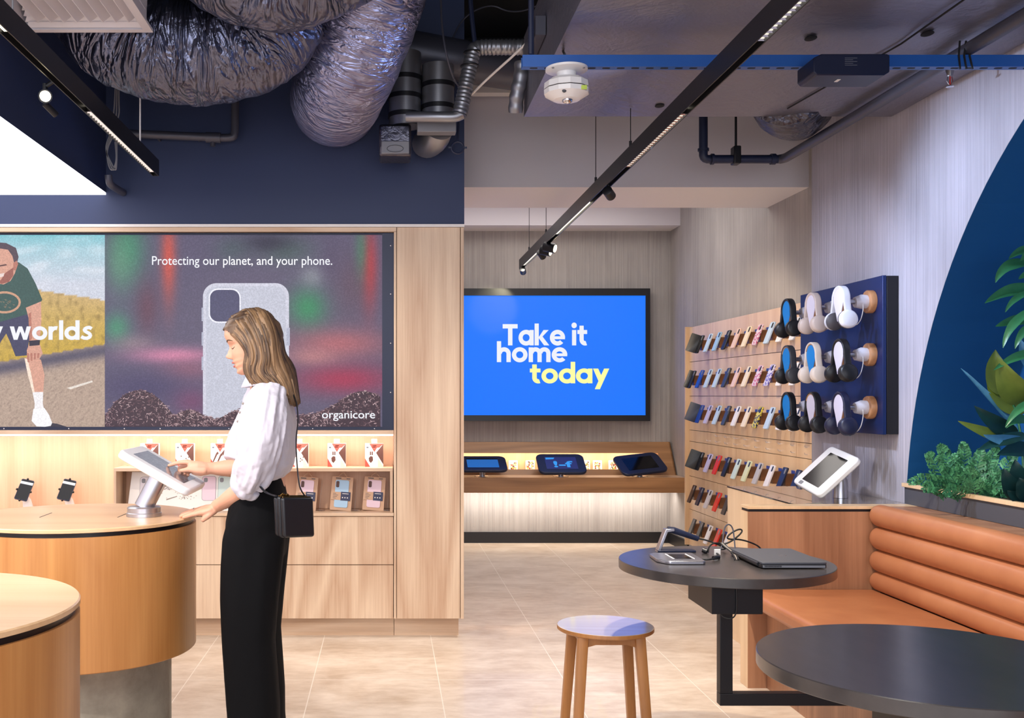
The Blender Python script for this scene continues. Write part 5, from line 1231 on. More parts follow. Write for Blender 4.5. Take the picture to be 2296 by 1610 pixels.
# ------------------------------------------------------------------ planter and plants in the niche
pb = thing('planter_box', (2.66, 3.0, .846), 'grey planter with an oak rim in the blue arched niche', 'planter')
MB().box(2.462, 2.885, .86, 4.915, .8465, .925).build('trough', 'dark_grey', pb, smooth=False)
MB().box(2.452, 2.475, .86, 4.925, .926, .945).build('rim', 'oak_blond', pb, bevel=.002)
MB().box(2.475, 2.885, .88, 4.905, .926, .932).build('soil', 'soil', pb)
def leaf(mb, base, ctrl, tip, w, side, fold=.25, n=12, stem=.0):
    b0, c0, t0 = Vector(base), Vector(ctrl), Vector(tip); rows = []
    sd = Vector(side).normalized()
    for i in range(n + 1):
        t = i / n; p = b0 * (1 - t) ** 2 + c0 * 2 * t * (1 - t) + t0 * t * t
        tg = ((c0 - b0) * (1 - t) + (t0 - c0) * t).normalized(); s = (sd - tg * sd.dot(tg)).normalized(); up = tg.cross(s)
        tt = max(0, (t - stem) / (1 - stem)); ww = w * (math.sin(math.pi * min(1, tt ** .75)) ** .85 if 0 < tt < 1 else 0) + .0012
        wv = .06 * w * math.sin(t * 17 + w * 90)
        rows.append([p + s * ww + up * (fold * ww + wv), p + s * ww * .5 + up * fold * ww * .42, p, p - s * ww * .5 + up * fold * ww * .42, p - s * ww + up * (fold * ww - wv)])
    vs = [v for r in rows for v in r]; fs = [(i * 5 + j, i * 5 + j + 1, (i + 1) * 5 + j + 1, (i + 1) * 5 + j) for i in range(n) for j in range(4)]
    mb.add(vs, fs)
CAMV = Vector((0, 0, H))
def pleaf(mb, b, c, t, w, fold=.25, roll=0.0, stem=.0):
    B, C, T_ = P(*b), P(*c), P(*t); ax = (T_ - B).normalized(); view = (C - CAMV).normalized()
    s = ax.cross(view).normalized(); s = Matrix.Rotation(roll, 3, ax) @ s
    leaf(mb, B, C, T_, w, s, fold, stem=stem)
rp = random.Random(12)
# fern
fern = thing('fern', P(2170, 1110, 4.55), 'pale green bushy fern at the left end of the planter', 'plant')
mb = MB()
fr = [((2140, 1120, 4.6), (2090, 1060, 4.6), (2040, 1082, 4.62)), ((2140, 1120, 4.6), (2095, 1030, 4.6), (2082, 1018, 4.6)), ((2150, 1120, 4.6), (2125, 1020, 4.6), (2108, 1000, 4.6)), ((2160, 1120, 4.55), (2165, 1030, 4.5), (2160, 995, 4.5)),
      ((2170, 1120, 4.5), (2195, 1040, 4.5), (2200, 1010, 4.5)), ((2190, 1125, 4.5), (2215, 1040, 4.5), (2235, 1006, 4.45)), ((2190, 1125, 4.4), (2250, 1050, 4.4), (2275, 1022, 4.4)), ((2150, 1122, 4.45), (2110, 1080, 4.4), (2072, 1098, 4.4)),
      ((2170, 1125, 4.4), (2130, 1060, 4.4), (2118, 1055, 4.38)), ((2190, 1125, 4.35), (2180, 1070, 4.3), (2172, 1052, 4.3)), ((2210, 1128, 4.35), (2235, 1070, 4.3), (2262, 1062, 4.3)), ((2230, 1130, 4.35), (2270, 1090, 4.3), (2300, 1100, 4.3)),
      ((2180, 1125, 4.4), (2150, 1090, 4.35), (2120, 1108, 4.33)), ((2210, 1128, 4.35), (2215, 1095, 4.3), (2230, 1100, 4.28)), ((2240, 1130, 4.35), (2262, 1110, 4.3), (2290, 1132, 4.28)), ((2150, 1122, 4.6), (2140, 1040, 4.65), (2140, 1020, 4.68)), ((2200, 1125, 4.55), (2205, 1050, 4.6), (2215, 1025, 4.62))]
for b, c, t in fr:
    B, C, T_ = P(*b), P(*c), P(*t); N = 15; pts = []
    for i in range(N + 1): s = i / N; pts.append(B * (1 - s) ** 2 + C * 2 * s * (1 - s) + T_ * s * s)
    mb.tube(pts, [.0022 * (1 - .7 * i / N) for i in range(N + 1)], 5)
    for i in range(3, N + 1):
        tg = (pts[i] - pts[i - 1]).normalized(); sd = tg.cross((pts[i] - CAMV).normalized()).normalized(); l = .060 * (1.05 - i / N) ** .6
        for sg in (-1, 1):
            d = (sd * sg + tg * .7 + Vector((rp.uniform(-.3, .3), rp.uniform(-.5, .5), rp.uniform(-.2, .2)))).normalized(); e = pts[i] + d * l; mid = pts[i].lerp(e, .5) + Vector((0, 0, .006))
            leaf(mb, pts[i], mid, e, .0048, tg, .2, 4)
            for q_ in (.45, .75): w_ = pts[i].lerp(e, q_); leaf(mb, w_, w_ + (tg + d) * .006, w_ + (tg * .9 + d * .6).normalized() * l * .34, .0032, d, .2, 3); leaf(mb, w_, w_ + (d - tg) * .006, w_ + (d * .6 - tg * .9).normalized() * l * .30, .0032, d, .2, 3)
mb.build('fronds', 'fern_green', fern, angle=180)
# broad-leaved plant: olive leaves, leaves with blue light in their colour, dark leaves
bpt = thing('broadleaf_plant', P(2290, 1120, 4.3), 'broad-leaved plant with olive and blue-lit leaves behind the fern', 'plant')
for b, c, t, w, f, ro, mt in (((2262, 880, 4.3), (2225, 850, 4.3), (2232, 784, 4.3), .052, .3, .3, 'leaf_olive'), ((2300, 900, 4.25), (2270, 880, 4.2), (2236, 800, 4.2), .055, .3, -.2, 'leaf_olive'), ((2300, 925, 4.3), (2240, 900, 4.3), (2212, 848, 4.32), .045, .3, .4, 'leaf_olive'),
      ((2285, 975, 4.3), (2225, 905, 4.3), (2154, 826, 4.32), .020, .7, .9, 'leaf_blue_lit'), ((2282, 975, 4.25), (2235, 960, 4.2), (2184, 910, 4.2), .034, .3, .1, 'leaf_dark'), ((2275, 990, 4.25), (2215, 975, 4.2), (2148, 944, 4.22), .022, .3, .2, 'leaf_olive'),
      ((2305, 975, 4.2), (2250, 985, 4.15), (2192, 1010, 4.15), .026, .3, .5, 'leaf_dark'), ((2300, 985, 4.2), (2240, 995, 4.15), (2205, 975, 4.15), .022, .4, .2, 'leaf_blue_lit'), ((2310, 1010, 4.2), (2280, 1000, 4.15), (2235, 1020, 4.15), .03, .3, 0, 'leaf_dark'),
      ((2310, 950, 4.15), (2275, 925, 4.1), (2256, 960, 4.1), .02, .3, .2, 'leaf_green'), ((2315, 830, 4.3), (2296, 800, 4.3), (2288, 760, 4.3), .022, .3, .2, 'leaf_blue_lit')):
    mb = MB(); pleaf(mb, b, c, t, w, f, ro); mb.build('leaf', mt, bpt, angle=180)
for b, c, t in (((2300, 1120, 4.3), (2296, 1020, 4.3), (2285, 975, 4.3)), ((2305, 1120, 4.25), (2310, 1000, 4.25), (2300, 900, 4.25)), ((2298, 1120, 4.28), (2290, 960, 4.3), (2262, 880, 4.3))):
    MB().tube(chaikin([P(*b), P(*c), P(*t)], 3), .005, 8).build('stem', 'leaf_green', bpt)
# tall cane plant, mostly beyond the right edge
tp = thing('cane_plant', P(2350, 1130, 4.2), 'tall plant with long drooping green leaves at the right edge', 'plant')
for b, c, t, w, ro in (((2330, 560, 4.2), (2290, 555, 4.2), (2262, 580, 4.2), .018, .4), ((2330, 600, 4.2), (2255, 575, 4.2), (2232, 634, 4.2), .026, .6), ((2330, 650, 4.2), (2265, 640, 4.2), (2208, 680, 4.2), .026, .4), ((2320, 655, 4.15), (2275, 660, 4.15), (2254, 700, 4.15), .014, .5),
      ((2330, 715, 4.2), (2275, 715, 4.2), (2232, 732, 4.2), .022, .3), ((2330, 690, 4.1), (2265, 715, 4.1), (2249, 780, 4.1), .020, .6), ((2340, 720, 4.15), (2290, 735, 4.15), (2276, 782, 4.15), .018, .5), ((2330, 610, 4.1), (2300, 612, 4.1), (2284, 626, 4.1), .014, .3),
      ((2340, 790, 4.2), (2280, 790, 4.2), (2228, 830, 4.2), .018, .3), ((2340, 560, 4.1), (2310, 560, 4.1), (2288, 585, 4.1), .02, .3), ((2340, 900, 4.1), (2285, 900, 4.1), (2254, 958, 4.1), .016, .3)):
    mb = MB(); pleaf(mb, b, c, t, w, .35, ro); mb.build('leaf', 'leaf_green', tp, angle=180)
MB().tube(chaikin([P(2350, 1130, 4.2), P(2345, 900, 4.2), P(2335, 560, 4.2)], 2), .010, 10).build('stem', 'leaf_olive', tp)
vn = thing('trailing_plant', P(2290, 1110, 4.1), 'low dark round-leaved plant at the right end of the fern', 'plant')
for b, c, t, w in (((2300, 1110, 4.15), (2282, 1080, 4.1), (2276, 1030, 4.1), .040), ((2290, 1120, 4.1), (2262, 1095, 4.05), (2250, 1050, 4.05), .034), ((2310, 1120, 4.05), (2296, 1095, 4.0), (2285, 1072, 4.0), .036), ((2310, 1130, 4.1), (2280, 1120, 4.05), (2258, 1100, 4.05), .026)):
    mb = MB(); pleaf(mb, b, c, t, w, .15, .2); mb.build('leaf', 'leaf_dark', vn, angle=180)
# ------------------------------------------------------------------ the woman at the drum table
DW = 3.50
wm = thing('person', (WX(580, DW), DW, 0), 'woman in white shirt and black trousers touching the tablet on the drum table', 'person')
def lerp_tab(tab, z):
    if z <= tab[0][0]: return tab[0][1]
    for (a, va), (b2, vb) in zip(tab, tab[1:]):
        if z <= b2:
            t = (z - a) / (b2 - a); t = t * t * (3 - 2 * t); return va + (vb - va) * t
    return tab[-1][1]
HC = P(572, 764, DW); th_ = R(15)
hf = Vector((-math.cos(th_), 0, -math.sin(th_))); hu = Vector((-math.sin(th_), 0, math.cos(th_))); hl = Vector((0, -1, 0))
def hd(x, y, z): return HC + hf * x + hl * y + hu * z
FT = [(-.106, .052), (-.100, .076), (-.090, .088), (-.078, .083), (-.068, .0885), (-.060, .0845), (-.053, .0900), (-.044, .0855), (-.030, .086), (0, .083), (.018, .092), (.040, .096), (.060, .091), (.080, .072), (.096, .042), (.106, .004)]
BT = [(-.106, .010), (-.09, -.030), (-.06, -.062), (-.03, -.084), (0, -.093), (.03, -.092), (.06, -.078), (.085, -.050), (.106, -.004)]
WT = [(-.106, .016), (-.095, .032), (-.08, .045), (-.06, .055), (-.03, .064), (0, .069), (.03, .070), (.06, .063), (.08, .050), (.096, .030), (.106, .004)]
NT = [(-.047, 0), (-.041, .006), (-.035, .021), (-.028, .0255), (-.015, .016), (0, .0075), (.014, .001), (.02, 0)]
def head_rings():
    rs = []
    for i in range(72):
        z = -.106 + .212 * i / 71; f, b2, w = lerp_tab(FT, z), lerp_tab(BT, z), lerp_tab(WT, z); c = b2 + (f - b2) * .42; ring = []
        for k in range(72):
            a = 2 * math.pi * k / 72; ca, sa = math.cos(a), math.sin(a); y = w * (abs(sa) ** .9) * (1 if sa >= 0 else -1)
            x = c + ((f - c) * abs(ca) ** .78 if ca > 0 else -(c - b2) * abs(ca) ** .9)
            if ca > 0:
                x += lerp_tab(NT, z) * math.exp(-(y / (.0065 + .006 * max(0, min(1, -z / .03)))) ** 2)
                for s in (-1, 1):
                    x -= .010 * math.exp(-((y - s * .031) / .014) ** 2 - ((z - .001) / .011) ** 2)
                    x += .006 * math.exp(-((y - s * .031) / .011) ** 2 - ((z + .003) / .007) ** 2)
                    x += .004 * math.exp(-((y - s * .040) / .02) ** 2 - ((z + .028) / .018) ** 2)
                    x += .006 * math.exp(-((y - s * .011) / .005) ** 2 - ((z + .037) / .006) ** 2)
                x += .004 * math.exp(-(y / .018) ** 2) * (math.exp(-((z + .053) / .005) ** 2) + math.exp(-((z + .067) / .005) ** 2))
            ring.append(hd(x, y, z))
        rs.append(ring)
    return rs
def spline(pts, n=8):
    pts = [Vector(p) for p in pts]; out = []
    q = [pts[0] * 2 - pts[1]] + pts + [pts[-1] * 2 - pts[-2]]
    for i in range(1, len(q) - 2):
        for k in range(n):
            t = k / n; a, b2, c, d = q[i - 1], q[i], q[i + 1], q[i + 2]
            out.append(.5 * ((2 * b2) + (c - a) * t + (2 * a - 5 * b2 + 4 * c - d) * t * t + (3 * b2 - a - 3 * c + d) * t ** 3))
    out.append(pts[-1]); return out
def interp(rs, m): 
    out = []; k = len(rs) - 1
    for i in range(m): s = i * k / (m - 1); j = min(int(s), k - 1); out.append(rs[j] + (rs[j + 1] - rs[j]) * (s - j))
    return out
def limb(mb, px, rr, n=20, flat_=None):
    pts = spline([P(*p) if len(p) == 3 and abs(p[0]) > 5 else p for p in px], 6); rad = interp(rr, len(pts))
    c0 = (pts[0] - pts[1]).normalized(); c1 = (pts[-1] - pts[-2]).normalized()
    pts = [pts[0] + c0 * rad[0] * .8, pts[0] + c0 * rad[0] * .5] + pts + [pts[-1] + c1 * rad[-1] * .5, pts[-1] + c1 * rad[-1] * .8]
    rad = [rad[0] * .55, rad[0] * .86] + rad + [rad[-1] * .86, rad[-1] * .55]
    return mb.tube(pts, rad, n, flat_=flat_)
mb = MB(); mb.rings(head_rings())
limb(mb, [(590, 800, DW), (594, 835, DW), (600, 875, DW)], [.050, .050, .060], 24)
limb(mb, [(602, 905, DW), (598, 980, DW), (592, 1060, DW), (585, 1130, DW)], [.075, .085, .075, .075], 24)                  # trunk
limb(mb, [(606, 892, 3.37), (604, 888, 3.5), (600, 892, 3.63)], [.036, .05, .036], 20)                                   # shoulders
limb(mb, [(606, 896, 3.36), (596, 960, 3.325), (578, 1036, 3.33), (567, 1073, 3.345)], [.036, .038, .037, .037])          # near upper arm
limb(mb, [(568, 1076, 3.345), (550, 1094, 3.375), (522, 1113, 3.41), (498, 1128, 3.455), (487, 1134, 3.475)], [.036, .035, .0305, .0230, .0222], 20)
limb(mb, [(600, 885, 3.655), (580, 950, 3.68), (562, 1010, 3.675), (552, 1036, 3.66)], [.046, .043, .038, .036])           # far upper arm
limb(mb, [(555, 1036, 3.66), (530, 1048, 3.65), (500, 1050, 3.64), (478, 1050, 3.63), (468, 1049, 3.625)], [.036, .034, .028, .0215, .021], 20)
for s in (-1, 1):
    limb(mb, [(583, 1150, DW + s * .085), (572, 1300, DW + s * .085), (570, 1450, DW + s * .085), (576, 1600, DW + s * .085), (585, 1752, DW + s * .085)], [.070, .066, .050, .046, .036])
    limb(mb, [(588, 1765, DW + s * .085), (560, 1778, DW + s * .09), (520, 1782, DW + s * .095)], [.034, .032, .026])
# near (left) hand: flat on the table rim, thumb hooked over the edge
def palm(mb, pts): 
    for a in pts: mb.ell(*a)
limb(mb, [(488, 1133, 3.476), (474, 1139, 3.482), (458, 1144, 3.488), (445, 1147, 3.490)], [.0212, .0245, .026, .020], 18, flat_=.55)
limb(mb, [(480, 1137, 3.502), (464, 1140, 3.512), (448, 1143, 3.520)], [.019, .022, .018], 16, flat_=.6)
limb(mb, [(470, 1144, 3.466), (456, 1148, 3.466), (446, 1150, 3.468)], [.018, .019, .014], 16, flat_=.7)
for k, pts in enumerate([[(449, 1150.5, 3.464), (434, 1153, 3.466), (423, 1156.5, 3.472), (412, 1160, 3.478)], [(446, 1147.5, 3.490), (430, 1149, 3.493), (417, 1153.5, 3.500), (405, 1157.5, 3.506)],
                         [(447, 1144.5, 3.516), (432, 1145.5, 3.520), (420, 1149.5, 3.527), (408, 1154, 3.533)], [(450, 1142.5, 3.540), (438, 1143.5, 3.546), (428, 1146.5, 3.552), (419, 1150, 3.556)]]):
    limb(mb, pts, [.0090, .0084, .0078, .0062] if k < 3 else [.0080, .0074, .0068, .0056], 14)
limb(mb, [(479, 1145, 3.470), (472, 1151, 3.462), (464, 1158, 3.458), (455, 1166, 3.458)], [.014, .0125, .0112, .0080], 14)
# far (right) hand: pointing at the screen
limb(mb, [(470, 1050, 3.626), (456, 1047, 3.618), (442, 1045, 3.612), (431, 1045, 3.608)], [.020, .024, .0255, .021], 18, flat_=.75)
limb(mb, [(465, 1054, 3.62), (450, 1054, 3.612), (437, 1054, 3.606)], [.017, .021, .018], 16)
limb(mb, [(436, 1040, 3.606), (419, 1036.5, 3.602), (401, 1037.5, 3.600), (379, 1043.5, 3.597)], [.0105, .0092, .0082, .0062], 14)
for pts in ([(434, 1046, 3.62), (414, 1044, 3.622), (403, 1050, 3.622), (405, 1059, 3.62)], [(435, 1051, 3.635), (418, 1050, 3.640), (409, 1056, 3.64), (413, 1063, 3.637)], [(438, 1055, 3.645), (425, 1056, 3.650), (417, 1061, 3.65), (421, 1066, 3.647)]):
    limb(mb, pts, [.0098, .0092, .0086, .0070], 14)
limb(mb, [(456, 1056, 3.602), (440, 1055, 3.594), (424, 1053, 3.590), (406, 1055.5, 3.590)], [.013, .0115, .0098, .0072], 14)
body = mb.build('body', 'skin', wm)
def remesh(o, vox, it=4, fac=.5):
    md = o.modifiers.new('remesh', 'REMESH'); md.mode = 'VOXEL'; md.voxel_size = vox; md.use_smooth_shade = True
    sm = o.modifiers.new('smooth', 'SMOOTH'); sm.iterations = it; sm.factor = fac
remesh(body, .0026, 3)
# lips, brow, lashes, ring
for nm, z0_, hgt_, dx in (('upper_lip', -.0545, .0042, .0045), ('lower_lip', -.0655, .0048, .0040)):
    mb = MB(); pts = []; rr = []
    for i in range(13):
        y = -.021 + .042 * i / 12; f = lerp_tab(FT, z0_); w = lerp_tab(WT, z0_); c = lerp_tab(BT, z0_); c = c + (f - c) * .42
        x = c + (f - c) * (max(0, 1 - (abs(y) / w) ** 2.2) ** .5) ** .78 + dx * math.exp(-(y / .018) ** 2); pts.append(hd(x - .0012, y, z0_ + (.002 if nm == 'upper_lip' else -.001) * math.cos(y * 75))); rr.append(.0009 + hgt_ * .62 * max(0, 1 - (y / .0215) ** 2) ** .6)
    mb.tube(pts, rr, 10); mb.build(nm, 'lip', wm)
def face_x(y, z):
    f = lerp_tab(FT, z); w = lerp_tab(WT, z); c = lerp_tab(BT, z); c = c + (f - c) * .42
    x = c + (f - c) * (max(0, 1 - min(1, abs(y) / w) ** 2.2) ** .5) ** .78
    for s in (-1, 1): x += -.010 * math.exp(-((y - s * .031) / .014) ** 2 - ((z - .001) / .011) ** 2) + .006 * math.exp(-((y - s * .031) / .011) ** 2 - ((z + .003) / .007) ** 2)
    return x
for s in (-1, 1):
    pts = [hd(face_x(s * y, z) + .0008, s * y, z) for y, z in ((.014, .0175), (.022, .021), (.032, .0225), (.042, .0205), (.050, .015))]
    MB().tube(spline(pts, 4), interp([.001, .0022, .0024, .002, .0008], 17), 8).build('eyebrow', 'brow', wm)
    pts = [hd(face_x(s * y, z) + .0015, s * y, z) for y, z in ((.019, -.0045), (.026, -.0085), (.034, -.009), (.043, -.005))]
    MB().tube(spline(pts, 4), interp([.0007, .0014, .0016, .0007], 13), 6).build('eyelash', 'brow', wm)
c = P(435, 1145.3, 3.519); ax = (P(432, 1145.5, 3.520) - P(447, 1144.5, 3.516)).normalized(); u = ax.orthogonal().normalized(); w = ax.cross(u)
MB().tube([c + (u * math.cos(a) + w * math.sin(a)) * .0094 for a in [2 * math.pi * k / 20 for k in range(20)]], .0012, 6, closed=True).build('ring', 'chrome', wm)

# shirt
def loft(mb, levels, n=40, pinch=.0, fold=0.0, seed=0, power=.85):
    """levels: (y px, x front px, x back px, half width m, depth centre)"""
    L = []; k = len(levels) - 1
    for i in range(k * 6 + 1):
        s = i / 6; j = min(int(s), k - 1); t = s - j; t = t * t * (3 - 2 * t) if False else t; L.append([a + (b2 - a) * t for a, b2 in zip(levels[j], levels[j + 1])])
    rs = []
    for li, (y, xf, xb, hw, dc) in enumerate(L):
        z = WZ(y, DW); a0, a1 = WX(xf, DW), WX(xb, DW); c, h = (a0 + a1) / 2, (a1 - a0) / 2; ring = []
        for q_ in range(n):
            a = 2 * math.pi * q_ / n; ca, sa = math.cos(a), math.sin(a)
            e = 1 + fold * noise.noise(Vector((ca * 2.2 + seed, sa * 2.2, z * 2.2))) + fold * .6 * noise.noise(Vector((ca * 6 + seed, sa * 6, z * 1.5)))
            ring.append(Vector((c + h * e * abs(ca) ** power * (1 if ca > 0 else -1), dc + hw * e * abs(sa) ** power * (1 if sa > 0 else -1), z)))
        rs.append(ring)
    return mb.rings(rs)
def sleeve(mb, px, rr, n=36, fold=.12, seed=0.0):
    pts = spline([P(*p) for p in px], 8); rad = interp(rr, len(pts)); up = None; rs = []; s = 0
    for i, p in enumerate(pts):
        if i: s += (p - pts[i - 1]).length
        tg = (pts[min(i + 1, len(pts) - 1)] - pts[max(i - 1, 0)]).normalized()
        if up is None: up = tg.orthogonal().normalized()
        u = (up - tg * up.dot(tg)).normalized(); w = tg.cross(u); up = u; ring = []
        for k in range(n):
            a = 2 * math.pi * k / n; ca, sa = math.cos(a), math.sin(a)
            e = 1 + fold * noise.noise(Vector((ca * 2.4 + seed, sa * 2.4, s * 5))) + fold * .8 * noise.noise(Vector((ca * 5 + seed, sa * 5 + 3, s * 8)))
            ring.append(p + (u * ca + w * sa) * rad[i] * e)
        rs.append(ring)
    return mb.rings(rs)
mb = MB()
loft(mb, [(846, 578, 616, .060, DW), (860, 572, 624, .075, DW), (872, 566, 640, .13, DW), (890, 556, 654, .178, DW), (925, 543, 661, .185, DW), (965, 532, 666, .178, DW), (1005, 532, 665, .168, DW), (1040, 538, 659, .160, DW), (1060, 544, 648, .150, DW), (1072, 548, 634, .142, DW)], fold=.06, seed=2)
sleeve(mb, [(606, 876, 3.375), (600, 930, 3.318), (586, 1000, 3.305), (570, 1052, 3.325), (556, 1083, 3.350)], [.052, .064, .067, .064, .054], fold=.22, seed=5)
sleeve(mb, [(556, 1080, 3.350), (549, 1087, 3.358), (541, 1093, 3.366)], [.056, .059, .050], fold=.06, seed=9)
sleeve(mb, [(598, 876, 3.63), (578, 930, 3.68), (560, 985, 3.685), (542, 1020, 3.668), (530, 1040, 3.655)], [.060, .070, .072, .062, .050], fold=.16, seed=15)
shirt = mb.build('shirt', 'shirt_cotton', wm, angle=180); remesh(shirt, .0036, 2)
tx = bpy.data.textures.new('cloth_folds', 'CLOUDS'); tx.noise_scale = .045; tx.noise_depth = 2
dm_ = shirt.modifiers.new('folds', 'DISPLACE'); dm_.texture = tx; dm_.strength = .009; dm_.mid_level = .5; dm_.texture_coords = 'LOCAL'
# collar
mb = MB(); pts = []
for i in range(21):
    a = R(-150 + 300 * i / 20); pts.append(P(597, 850, DW) + Vector((.062 * math.cos(a) , .060 * math.sin(a), .012 * math.cos(a) - .004)))
vs = []
for i, p in enumerate(pts): o_ = (p - P(597, 850, DW)); o_.z = 0; o_.normalize(); vs += [p + Vector((0, 0, .024)), p + o_ * .012 + Vector((0, 0, .022)), p + o_ * .030 + Vector((0, 0, -.014)), p + o_ * .026 + Vector((0, 0, -.016))]
mb.add(vs, [(i * 4 + j, i * 4 + j + 1, (i + 1) * 4 + j + 1, (i + 1) * 4 + j) for i in range(20) for j in range(3)]); mb.build('collar', 'shirt_cotton', wm, angle=180)
for x, y in ((548, 905), (541, 925), (536, 945)): MB().ell(P(x - 3, y, 3.45), (.004, .004, .004), n=10, k=6).build('button', 'print_grey', wm)

# trousers
mb = MB()
loft(mb, [(1066, 546, 634, .140, DW), (1090, 536, 638, .148, DW), (1125, 518, 645, .160, DW), (1165, 509, 650, .170, DW), (1205, 507, 649, .170, DW), (1240, 512, 640, .160, DW), (1270, 530, 620, .11, DW)], fold=.015, seed=1)
for s in (-1, 1):
    o_ = 0 if s < 0 else 3
    loft(mb, [(1130, 535 + o_, 625, .055, DW + s * .080), (1160, 518 + o_, 640, .074, DW + s * .082), (1200, 508 + o_, 646, .085, DW + s * .084), (1260, 505 + o_, 639, .090, DW + s * .086), (1330, 505 + o_, 631, .094, DW + s * .090), (1420, 509 + o_, 623, .094, DW + s * .092), (1500, 514 + o_, 629, .096, DW + s * .094), (1560, 518 + o_, 633, .098, DW + s * .096), (1620, 523 + o_, 633, .100, DW + s * .098), (1700, 528, 640, .102, DW + s * .10), (1764, 530, 646, .104, DW + s * .10)], fold=.035, seed=4 + s, power=.8)
tr_ = mb.build('trousers', 'trouser_black', wm, angle=180); remesh(tr_, .006, 10)
for s in (-1, 1):
    mb = MB(); rs = []
    for x, w_, h_ in ((620, .018, .045), (605, .032, .060), (570, .034, .062), (535, .040, .044), (505, .040, .034), (488, .026, .026), (480, .008, .014)):
        X = WX(x, DW); Y = DW + s * .095; rs.append([Vector((X, Y + w_ * math.cos(a), .004 + h_ * max(0, math.sin(a)) if math.sin(a) > 0 else .001)) for a in [2 * math.pi * k / 20 for k in range(20)]])
    mb.rings(rs); mb.build('shoe', 'leather_black', wm)

# hair
G = [[(506, 729, 3.50), (516, 742, 3.455), (538, 763, 3.425), (555, 790, 3.416), (552, 820, 3.42), (560, 848, 3.425), (572, 871, 3.425)],
     [(520, 709, 3.50), (534, 724, 3.445), (556, 757, 3.412), (567, 796, 3.408), (562, 828, 3.412), (572, 850, 3.412), (584, 862, 3.41)],
     [(547, 694, 3.50), (562, 710, 3.44), (582, 752, 3.405), (592, 797, 3.403), (590, 830, 3.408), (606, 852, 3.408), (640, 886, 3.405)],
     [(578, 690.5, 3.50), (592, 706, 3.44), (608, 750, 3.415), (614, 795, 3.418), (620, 830, 3.422), (638, 862, 3.418), (655, 908, 3.415)],
     [(598, 698, 3.50), (609, 717, 3.465), (622, 755, 3.45), (629, 795, 3.452), (642, 830, 3.452), (655, 864, 3.445), (664, 911, 3.445)],
     [(606, 704, 3.50), (619, 731, 3.50), (628, 757, 3.50), (635, 797, 3.50), (649, 823, 3.50), (660, 853, 3.495), (669, 903, 3.49)]]
rh = random.Random(21)
def strand(mb, s, far, inset, r0, wave, n=5):
    j = min(int(s * 5), 4); t = s * 5 - j; pts = []; ph = rh.uniform(0, 6.28) if False else s * 9 + rh.uniform(-.5, .5); jx, jy = rh.uniform(-2.2, 2.2), rh.uniform(-2, 2)
    for k in range(7):
        a, b2 = G[j][k], G[j + 1][k]; x, y, d = [a[q_] + (b2[q_] - a[q_]) * t for q_ in range(3)]
        ww = wave * max(0, k - 2) * math.sin(k * 1.9 + ph)
        if far: d = 2 * DW - d
        d += (DW - d) * inset + rh.uniform(-.003, .003) * (k > 0); cx = 572 if k < 4 else x
        pts.append(P(x + (cx - x) * inset * .6 + jx * (k > 0) * (.4 + .18 * k) + ww, y + jy * (k > 0) + (764 - y) * inset * .5 * (k < 4), d))
    pts = spline(pts, n); m_ = len(pts); rad = [r0 * (.75 + .35 * math.sin(math.pi * i / m_)) * (1 if i < m_ - 8 else max(.18, (m_ - i) / 9)) for i in range(m_)]
    mb.tube(pts, rad, 6)
mb = MB()
for k in range(46): strand(mb, k / 45, False, .10, .0125, .3); strand(mb, k / 45, True, .10, .0125, .3)
for k in range(230): strand(mb, rh.random(), False, rh.uniform(-.01, .05), rh.uniform(.0028, .0058), rh.uniform(.3, 1.0))
for k in range(110): strand(mb, rh.random(), True, rh.uniform(0, .05), rh.uniform(.003, .006), .8)
for k in range(24): strand(mb, rh.uniform(0, .16), False, rh.uniform(-.01, .03), .0036, 1.0)
def hairline(z): return lerp_tab([(-.106, -.06), (-.06, -.025), (-.03, .008), (0, .028), (.02, .044), (.045, .072), (.062, .094), (.075, .2)], z)
hr = head_rings(); keep = {}
vs = []; idx = {}
for i in range(len(hr)):
    for k in range(72):
        p = hr[i][k]; q = p - HC; x, z = q.dot(hf), q.dot(hu)
        if x < hairline(z): idx[(i, k)] = len(vs); vs.append(p + q.normalized() * .0055)
fs = []
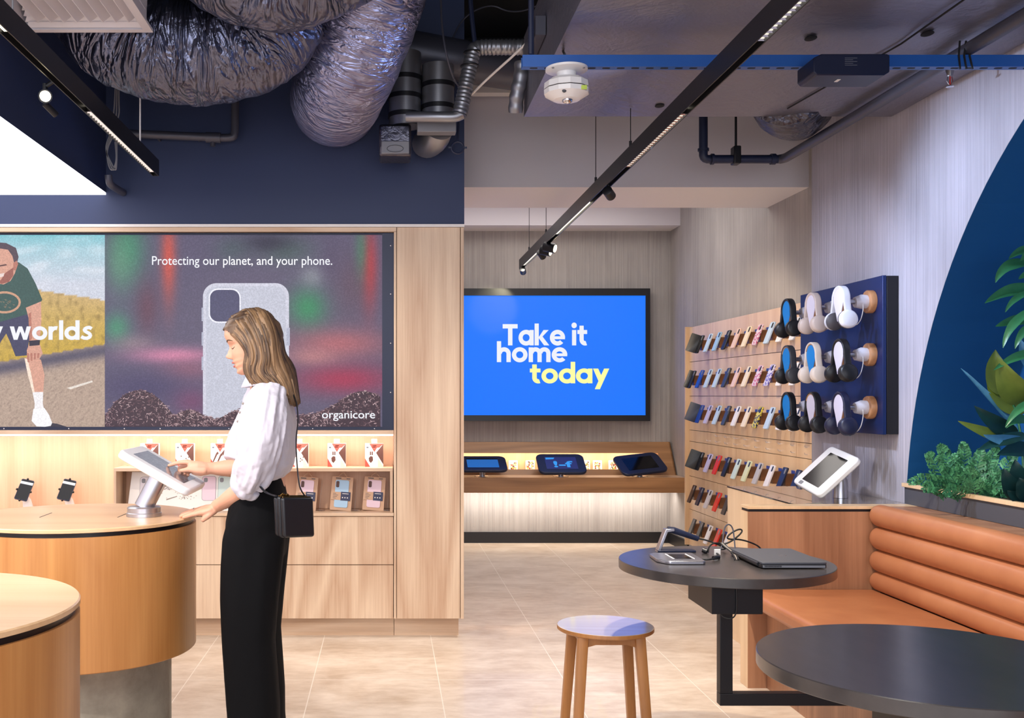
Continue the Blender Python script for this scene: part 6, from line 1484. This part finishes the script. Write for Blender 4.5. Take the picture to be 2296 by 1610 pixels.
for i in range(len(hr) - 1):
    for k in range(72):
        c4 = [(i, k), (i, (k + 1) % 72), (i + 1, (k + 1) % 72), (i + 1, k)]
        if all(c in idx for c in c4): fs.append(tuple(idx[c] for c in c4))
mb.add(vs, fs)
hair = mb.build('hair', 'hair', wm, angle=180)

# handbag on her hip
tb_ = R(40); bw = Vector((math.cos(tb_), math.sin(tb_), 0)); bn = Vector((math.sin(tb_), -math.cos(tb_), 0))
bc = P(667, 1160, 3.25); hb_ = thing('handbag', (bc.x, bc.y, bc.z - .07), 'black leather cross-body handbag hanging at the hip of the woman', 'handbag')
def bagf(off, sl=0): return lambda u, v, d: bc + bw * (u + sl * v) + Vector((0, 0, v - u * .06)) + bn * (d - off)
for k, (w_, h_) in enumerate(((.118, .126), (.118, .130), (.112, .126))):
    o_ = MB().prism(rrect(-w_ / 2, -h_ / 2, w_ / 2, h_ / 2, .010, 4), bagf(.021 * k, -.05), -.009, .009).build('pouch', 'leather_black', hb_, bevel=.007, seg=3)
    f_ = bagf(.021 * k, -.05); MB().tube([f_(-w_ / 2 + .006, h_ / 2 + .001, 0), f_(w_ / 2 - .006, h_ / 2 + .001, 0)], .0022, 8).build('zip', 'gold' if k < 2 else 'black_metal', hb_)
f_ = bagf(.010, -.05)
MB().tube([f_(-.055, .066, .0), f_(-.045, .073, 0), f_(-.034, .068, 0), f_(-.028, .072, 0), f_(-.022, .066, 0)], .0035, 8).build('clasp', 'gold', hb_)
MB().tube([f_(-.046, .060, .012), f_(-.047, .046, .012)], .0022, 6).build('zip_pull', 'gold', hb_)
MB().tube(spline([f_(.040, .064, 0), P(672, 1090, 3.27), P(666, 1040, 3.30), P(664, 985, 3.335), P(668, 940, 3.37), P(662, 895, 3.42), P(640, 868, 3.50), P(610, 856, 3.60)], 6), .0042, 8, flat_=.4).build('strap', 'leather_black', hb_)
MB().tube(spline([f_(-.056, .064, -.02), P(600, 1106, 3.29), P(588, 1096, 3.30), P(580, 1080, 3.35), P(570, 1030, 3.44)], 6), .0065, 8, flat_=.4).build('strap', 'leather_black', hb_)
